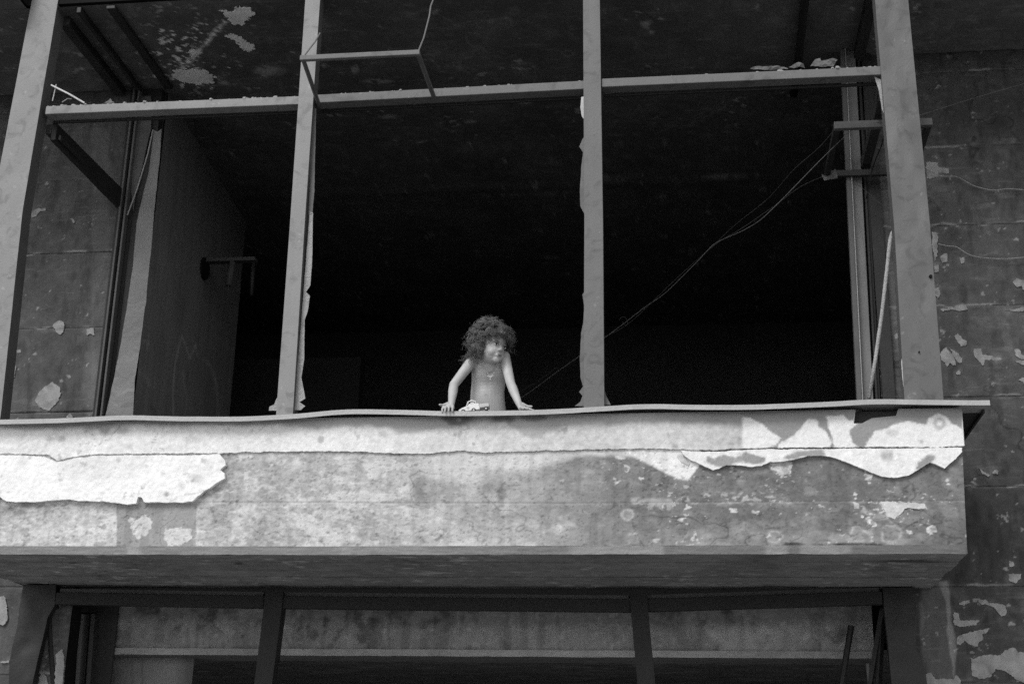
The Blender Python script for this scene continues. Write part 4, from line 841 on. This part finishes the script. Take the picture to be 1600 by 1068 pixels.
# ================================================================== the child
P_ = empty('person', (-.95, .32, ZF), 'bare-chested small child with frizzy curly hair leaning on the sill, looking right', 'person')
def V3(x, y, Y): return Vector(at(x, y, Y))
neck = V3(766, 565, .17); head = V3(767, 543, .13); chest = V3(765, 578, .20); belly = V3(762, 612, .25); pelv = Vector((-.96, .31, 3.37))
shL, shR = V3(742, 558, .18), V3(788, 557, .17); elL, elR = V3(709, 601, .09), V3(798, 599, .11); wrL, wrR = V3(705, 631, -.005), V3(811, 631, .03)
wrL.z = max(wrL.z, 3.432); wrR.z = max(wrR.z, 3.436)
def cone(m_, a, b, ra, rb, n=14, k=8):
    a, b = Vector(a), Vector(b); m_.ell(a, ra, ra, ra, 8); m_.ell(b, rb, rb, rb, 8); m_.tube([a+(b-a)*i/k for i in range(k+1)], ra, n, rb)
def flesh(parts, vox, name, m, parent, sm=6):
    me = bpy.data.meshes.new('tmp'); me.from_pydata(parts.v, [], parts.f)
    bm = bmesh.new(); bm.from_mesh(me); bmesh.ops.recalc_face_normals(bm, faces=bm.faces); bm.to_mesh(me); bm.free()
    o = bpy.data.objects.new('tmp', me); COL.objects.link(o)
    r = o.modifiers.new('r', 'REMESH'); r.mode = 'VOXEL'; r.voxel_size = vox; r.use_smooth_shade = True
    s_ = o.modifiers.new('s', 'SMOOTH'); s_.iterations = sm; s_.factor = .5
    dg = bpy.context.evaluated_depsgraph_get(); nm = bpy.data.meshes.new_from_object(o.evaluated_get(dg)); bpy.data.objects.remove(o)
    return link(name, nm, m, parent, True)
b = MB()
# trunk
TR = [(neck+Vector((0, .012, .0)), .036, .034), (neck+Vector((0, .012, -.022)), .074, .042), (chest+Vector((0, .01, .02)), .080, .053), (chest+Vector((0, .012, -.02)), .079, .057),
      (chest+(belly-chest)*.6+Vector((0, .012, 0)), .074, .056), (belly+Vector((0, .006, .0)), .074, .060), (belly+Vector((0, .004, -.05)), .077, .065), (pelv+Vector((0, 0, .05)), .083, .067), (pelv, .088, .07, ), (pelv+Vector((0, 0, -.05)), .07, .055)]
base = len(b.v); NR = 28; rows = []
for i in range(len(TR)-1):
    for k in range(5):
        t_ = k/5; rows.append((TR[i][0].lerp(TR[i+1][0], t_), TR[i][1]+(TR[i+1][1]-TR[i][1])*t_, TR[i][2]+(TR[i+1][2]-TR[i][2])*t_))
rows.append(TR[-1])
for _ in range(14):
    rows = [rows[0]]+[((rows[i-1][0]+rows[i][0]*2+rows[i+1][0])/4, (rows[i-1][1]+rows[i][1]*2+rows[i+1][1])/4, (rows[i-1][2]+rows[i][2]*2+rows[i+1][2])/4) for i in range(1, len(rows)-1)]+[rows[-1]]
for c0, rx, ry in rows:
    for j in range(NR): t_ = 2*math.pi*j/NR; ct, st_ = math.cos(t_), math.sin(t_); b.v.append((c0.x+-.002+1.12*rx*abs(ct)**.85*(1 if ct > 0 else -1), c0.y+ry*abs(st_)**.85*(1 if st_ > 0 else -1), c0.z))
for i in range(len(rows)-1):
    for j in range(NR): b.f.append([base+i*NR+j, base+i*NR+(j+1) % NR, base+(i+1)*NR+(j+1) % NR, base+(i+1)*NR+j])
b.f.append([base+j for j in range(NR)][::-1]); b.f.append([base+(len(rows)-1)*NR+j for j in range(NR)])
for s_, sh in ((-1, shL), (1, shR)): cone(b, neck+Vector((s_*.012, .005, -.012)), sh+Vector((0, .005, .004)), .026, .026); b.ell(sh, .029, .028, .030, 8)
cone(b, neck+Vector((0, .008, -.03)), head+Vector((-.005, .012, -.035)), .034, .031)
for sh, elb, wr in ((shL, elL, wrL), (shR, elR, wrR)):
    cone(b, sh, elb, .029, .0225); b.ell(elb+Vector((0, .008, 0)), .019, .019, .019, 8); cone(b, elb, elb+(wr-elb)*.3, .0220, .0235); cone(b, elb+(wr-elb)*.3, wr, .0235, .0155)
# legs down to the floor
for s_ in (-1, 1):
    hip = pelv+Vector((s_*.042, 0, -.03)); kn = Vector((pelv.x+s_*.05, .30, ZF+.22)); an = Vector((pelv.x+s_*.055, .34, ZF+.045))
    cone(b, hip, kn, .050, .034); cone(b, kn, an, .034, .022); cone(b, an+Vector((0, .005, -.022)), an+Vector((s_*.01, -.085, -.028)), .021, .016)
# head, turned to the picture's right and a little down
fw = Vector((math.sin(math.radians(48)), -math.cos(math.radians(48)), -.10)).normalized(); sd = fw.cross(Vector((0, 0, 1))).normalized(); up_ = sd.cross(fw)
ro = math.radians(-6); sd, up_ = (sd*math.cos(ro)-up_*math.sin(ro)), (up_*math.cos(ro)+sd*math.sin(ro))
HR = Matrix((sd, fw, up_)).transposed()
HS = .95
def hp(s_, f_, t_): return head+(sd*s_+fw*f_+up_*t_)*HS
b.ell(hp(0, -.012, .022), HS*.070, HS*.085, HS*.078, 12, HR); b.ell(hp(0, .022, -.026), HS*.060, HS*.060, HS*.063, 12, HR); b.ell(hp(0, .030, .035), HS*.058, HS*.052, HS*.045, 10, HR)
b.ell(hp(0, .058, -.070), HS*.021, HS*.019, HS*.018, 8, HR)
for s_ in (-1, 1):
    b.ell(hp(s_*.027, .048, -.038), HS*.027, HS*.026, HS*.027, 8, HR); b.ell(hp(s_*.026, .066, .016), HS*.022, HS*.012, HS*.008, 8, HR); b.ell(hp(s_*.070, -.008, -.012), HS*.008, HS*.016, HS*.024, 8, HR)
    pass
cone(b, hp(0, .076, .000), hp(0, .085, -.022), HS*.007, HS*.0095, 10, 4)
for s_ in (-1, 1): b.ell(hp(s_*.009, .083, -.026), HS*.006, HS*.007, HS*.006, 6, HR)
b.ell(hp(0, .074, -.052), HS*.019, HS*.010, HS*.011, 8, HR)
# hands
def hand(wr, dirv, spread, drape, mir):
    d = Vector(dirv).normalized(); sv = d.cross(Vector((0, 0, 1))).normalized()
    pc = Vector((wr.x, wr.y, ZS+.016))+d*.034
    for k in (-1, -.35, .35, 1): cone(b, wr+Vector((0, 0, -.004)), pc+sv*k*.017+Vector((0, 0, -.002)), .0125, .0095, 8, 5)
    for k, (o_, L) in enumerate(((-1.25, .030), (-.42, .036), (.42, .034), (1.25, .027))):
        a_ = pc+sv*o_*.0165; dd = (d+sv*o_*spread).normalized(); j1 = a_+dd*L*.5+Vector((0, 0, .003)); 
        j2 = a_+dd*L*(.9 if drape else 1.1)+Vector((0, 0, -.010 if drape else -.006)); j3 = j2+(Vector((0, -.002, -.016)) if drape else dd*.010+Vector((0, 0, -.003)))
        cone(b, a_, j1, .0075, .0070, 8, 3); cone(b, j1, j2, .0070, .0062, 8, 3); cone(b, j2, j3, .0062, .0055, 8, 3)
    tb = wr+d*.012+sv*mir*.012; tm = tb+(d*.6+sv*mir).normalized()*.026+Vector((0, 0, -.012)); cone(b, tb, tm, .0085, .0075, 8, 3); cone(b, tm, tm+(d+sv*mir*.6).normalized()*.018, .0075, .006, 8, 3)
hand(wrL, (-.12, -1, 0), .14, True, 1); hand(wrR, (.62, -.62, 0), .16, False, -1)
body = flesh(b, .0026, 'body', M['skin'], P_, 9)
co_ = np.zeros(len(body.data.vertices)*3, np.float32); body.data.vertices.foreach_get('co', co_); co_ = co_.reshape(-1, 3)
# soft relief of the child's trunk: belly, ribs, collar bones
ax_y = np.interp(co_[:, 2], [belly.z, chest.z], [belly.y, chest.y]); front = ss(ax_y-co_[:, 1], .0, .035)*(1-ss(np.abs(co_[:, 0]-chest.x), .060, .080))*(co_[:, 1] > chest.y-.12)*(co_[:, 2] < neck.z)
def soft(p, rx, rz, a):
    co_[:, 1] -= front*a*np.exp(-((co_[:, 0]-p[0])/rx)**2-((co_[:, 2]-p[2])/rz)**2)
soft(belly+Vector((0, 0, -.01)), .045, .05, .007); soft(chest+Vector((0, 0, -.075)), .02, .03, -.003)
for s_ in (-1, 1): soft(chest+Vector((s_*.035, 0, -.045)), .035, .02, .0022); soft(neck+Vector((s_*.035, 0, -.030)), .030, .006, .004)
for k in range(4): soft(chest+Vector((0, 0, -.05-.016*k)), .08, .004, -.0008)
soft(chest+Vector((0, 0, -.02)), .008, .06, -.0015)
body.data.vertices.foreach_set('co', co_.ravel()); body.data.update()
c_ = np.full(len(co_), .41)*(1+.10*(np.array([mnoise.noise(Vector(map(float, p))*28) for p in co_])))
def dimp(p, r, a):
    global c_
    c_ = c_*(1-a*np.exp(-(np.linalg.norm(co_-np.array(p), axis=1)/r)**2))
for s_ in (-1, 1): dimp(hp(s_*.027, .075, .002), .011, .35); dimp(chest+Vector((s_*.038, -.050, -.030)), .0065, .45)
dimp(hp(0, .087, -.053), .010, .4); dimp(belly+Vector((0, -.065, -.035)), .008, .4); dimp(hp(0, .09, -.033), .006, .3)
c_ = c_*np.where(co_[:, 2] > neck.z+.01, .86, 1)*(1-.12*(np.abs(co_[:, 0]-chest.x) > .10))*(1+.14*front)  # light balance put into the skin colour: face, arms darker, trunk front lighter
setcol(body.data, c_)
for s_ in (-1, 1):
    ey = MB().ell(hp(s_*.0265, .0745, -.001), HS*.0125, HS*.006, HS*.0068, 8, HR).build('eye', M['eyewhite'], P_, True)
    MB().ell(hp(s_*.0265+.003, .0795, -.001), HS*.0062, HS*.003, HS*.0062, 8, HR).build('iris', M['iris'], ey, True)
    MB().tube([hp(s_*.0265-.014, .0755, .015), hp(s_*.0265, .0805, .019), hp(s_*.0265+.013, .0755, .015)], .0018, 5).build('eyebrow', M['hair'], P_)
    MB().tube([hp(s_*.0265-.013, .0775, .004), hp(s_*.0265, .0820, .0075), hp(s_*.0265+.013, .0770, .003)], .0013, 5).build('eyelash', M['iris'], P_)
MB().ell(hp(0, .0835, -.0495), HS*.0145, HS*.0035, HS*.0030, 6, HR).ell(hp(0, .083, -.0555), HS*.0125, HS*.0038, HS*.0034, 6, HR).build('lips', M['lips'], P_, True)
# shorts
b2 = MB(); b2.ell(pelv+Vector((0, 0, -.02)), .092, .077, .055, 10)
for s_ in (-1, 1): cone(b2, pelv+Vector((s_*.042, 0, -.04)), Vector((pelv.x+s_*.05, .31, ZF+.26)), .060, .052)
flesh(b2, .005, 'shorts', M['shorts'], P_, 3)
# hair: curls of thin strands
rg = random.Random(5)
def strand(hb, root, nrm, L, rad, turns, droop, pts=26, wt=1.0, r=.0010, wob=.25, ph=None):
    p = Vector(root); d = Vector(nrm).normalized(); ph = rg.random()*6.28 if ph is None else ph
    a = d.orthogonal().normalized(); b_ = d.cross(a); wv = Vector((rg.gauss(0, 1), rg.gauss(0, 1), rg.gauss(0, 1)))*wob; out = []
    for i in range(pts):
        t_ = i/(pts-1); dd = (d+wv*t_+Vector((0, 0, -droop*t_*1.6))).normalized(); p = p+dd*L/(pts-1)
        r_ = rad*min(1, t_*4); out.append(p+a*math.cos(ph+turns*6.28*t_)*r_+b_*math.sin(ph+turns*6.28*t_)*r_)
    hb.tube(out, r*wt, 3, r*wt*.4)
HB = [MB(), MB(), MB()]
nclump = 0
while nclump < 270:
    th = rg.random()*2*math.pi; zz = rg.uniform(-.8, 1); rr = math.sqrt(1-zz*zz); s_, f_, t_ = rr*math.cos(th), rr*math.sin(th), zz
    if f_ > .42 and t_ < .30: continue        # face free
    if f_ > .25 and t_ < -.35: continue
    if t_ < -.62 or (t_ < -.2 and s_ < -.5 and f_ > -.2): continue
    nclump += 1
    root = hp(s_*.071, f_*.086-.012, t_*.079+.022); n_ = sd*s_+fw*f_+up_*t_
    vary = .72+.75*(.5+.5*mnoise.noise(n_*2.1+Vector((3, 1, 7))))
    front = f_ > .15; L = vary*rg.uniform(.034, .055)*(.95 if front else 1.0)*(.80+.38*max(0, t_)); turns = rg.uniform(1.6, 3.0); rad = rg.uniform(.007, .0125); dr = rg.uniform(.2, 1.0)*(1-.35*max(0, t_))+(.35 if front else 0)
    seed_n = Vector((rg.gauss(0, .25), rg.gauss(0, .25), rg.gauss(0, .25))); hb = HB[0] if front and rg.random() < .8 else HB[rg.choice((0, 1, 1))]; ph0 = rg.random()*6.28; wv0 = rg.random()
    for k in range(11):
        j = Vector((rg.gauss(0, 1), rg.gauss(0, 1), rg.gauss(0, 1)))
        strand(hb, root+j*.003, n_+seed_n+j*.05, L*rg.uniform(.9, 1.08), rad*rg.uniform(.8, 1.15), turns, dr, 24, 1.0, .0012, .08, ph0+rg.gauss(0, .35))
for k in range(320):    # fly-away frizz
    th = rg.random()*2*math.pi; zz = rg.uniform(-.3, 1); rr = math.sqrt(1-zz*zz)
    if rr*math.sin(th) > .5 and zz < .5: continue
    n_ = sd*rr*math.cos(th)+fw*rr*math.sin(th)+up_*zz
    strand(HB[1], hp(rr*math.cos(th)*.071, rr*math.sin(th)*.086-.012, zz*.079+.022), n_+Vector((rg.gauss(0, .3),)*3), rg.uniform(.045, .074), rg.uniform(.004, .012), rg.uniform(2, 4), rg.uniform(-.2, .5), 24, .6)
for k in range(70):     # fringe falling over the brow
    s_ = rg.uniform(-1, 1); strand(HB[0], hp(s_*.055, .058, .066+rg.uniform(-.012, .01)), fw*.8+sd*s_*.5+up_*.1, rg.uniform(.04, .068), .007, 2.4, 1.5, 22)
for k in range(110):     # tuft behind the left shoulder
    strand(HB[2], hp(.025+rg.gauss(0, .014), -.08+rg.gauss(0, .008), -.045+rg.gauss(0, .012)), Vector((-.85, .0, -.36))+Vector((rg.gauss(0, .12), rg.gauss(0, .12), rg.gauss(0, .12))), rg.uniform(.05, .075), .006, 2, .3, 22)
for k in range(190):     # curls beside the cheek on the picture's left
    strand(HB[0], hp(.068+rg.gauss(0, .004), rg.uniform(-.065, .022), rg.uniform(-.055, .04)), Vector((-.25, -.35, -.6))+Vector((rg.gauss(0, .25), rg.gauss(0, .25), rg.gauss(0, .25))), rg.uniform(.035, .06), .007, 2.2, .6, 22)
for hb, nm, a_ in ((HB[0], 'hair', .08), (HB[1], 'hair', .18), (HB[2], 'hair', .11)):
    o = hb.build(nm, mat('hair_strands', a_, .45, 0, mott=.3, mscale=30, grain=.1, bump=0, spec=.5), P_, True); o['kind'] = 'stuff'
sc_ = MB().ell(hp(0, -.018, .026), .073*HS, .087*HS, .080*HS, 12, HR).build('scalp_hair', mat('scalp', .02, .8, bump=0), P_, True)
# necklace
nk = []; pz = float(at(765, 587, .15)[2])
for k in range(31):
    t_ = k/30; a_ = -1+2*t_; x = neck.x+.006+.044*math.copysign(abs(a_)**.8, a_); nk.append(Vector((x, chest.y-.053+abs(a_)**1.5*.048, pz+abs(a_)**1.25*.085)))
m_ = MB()
for p in nk: m_.ell(p, .0026, .0026, .0026, 4)
m_.tube(nk, .001, 4); m_.build('necklace', M['bead'], P_)
m_ = MB()
for dx, dz in ((-.012, .002), (-.006, -.001), (0, -.004), (.006, -.001), (.013, .003), (0, -.013)): m_.ell(nk[15]+Vector((dx, -.004, dz-.004)), .0042, .003, .004, 5)
m_.build('pendant', M['bead'], P_)
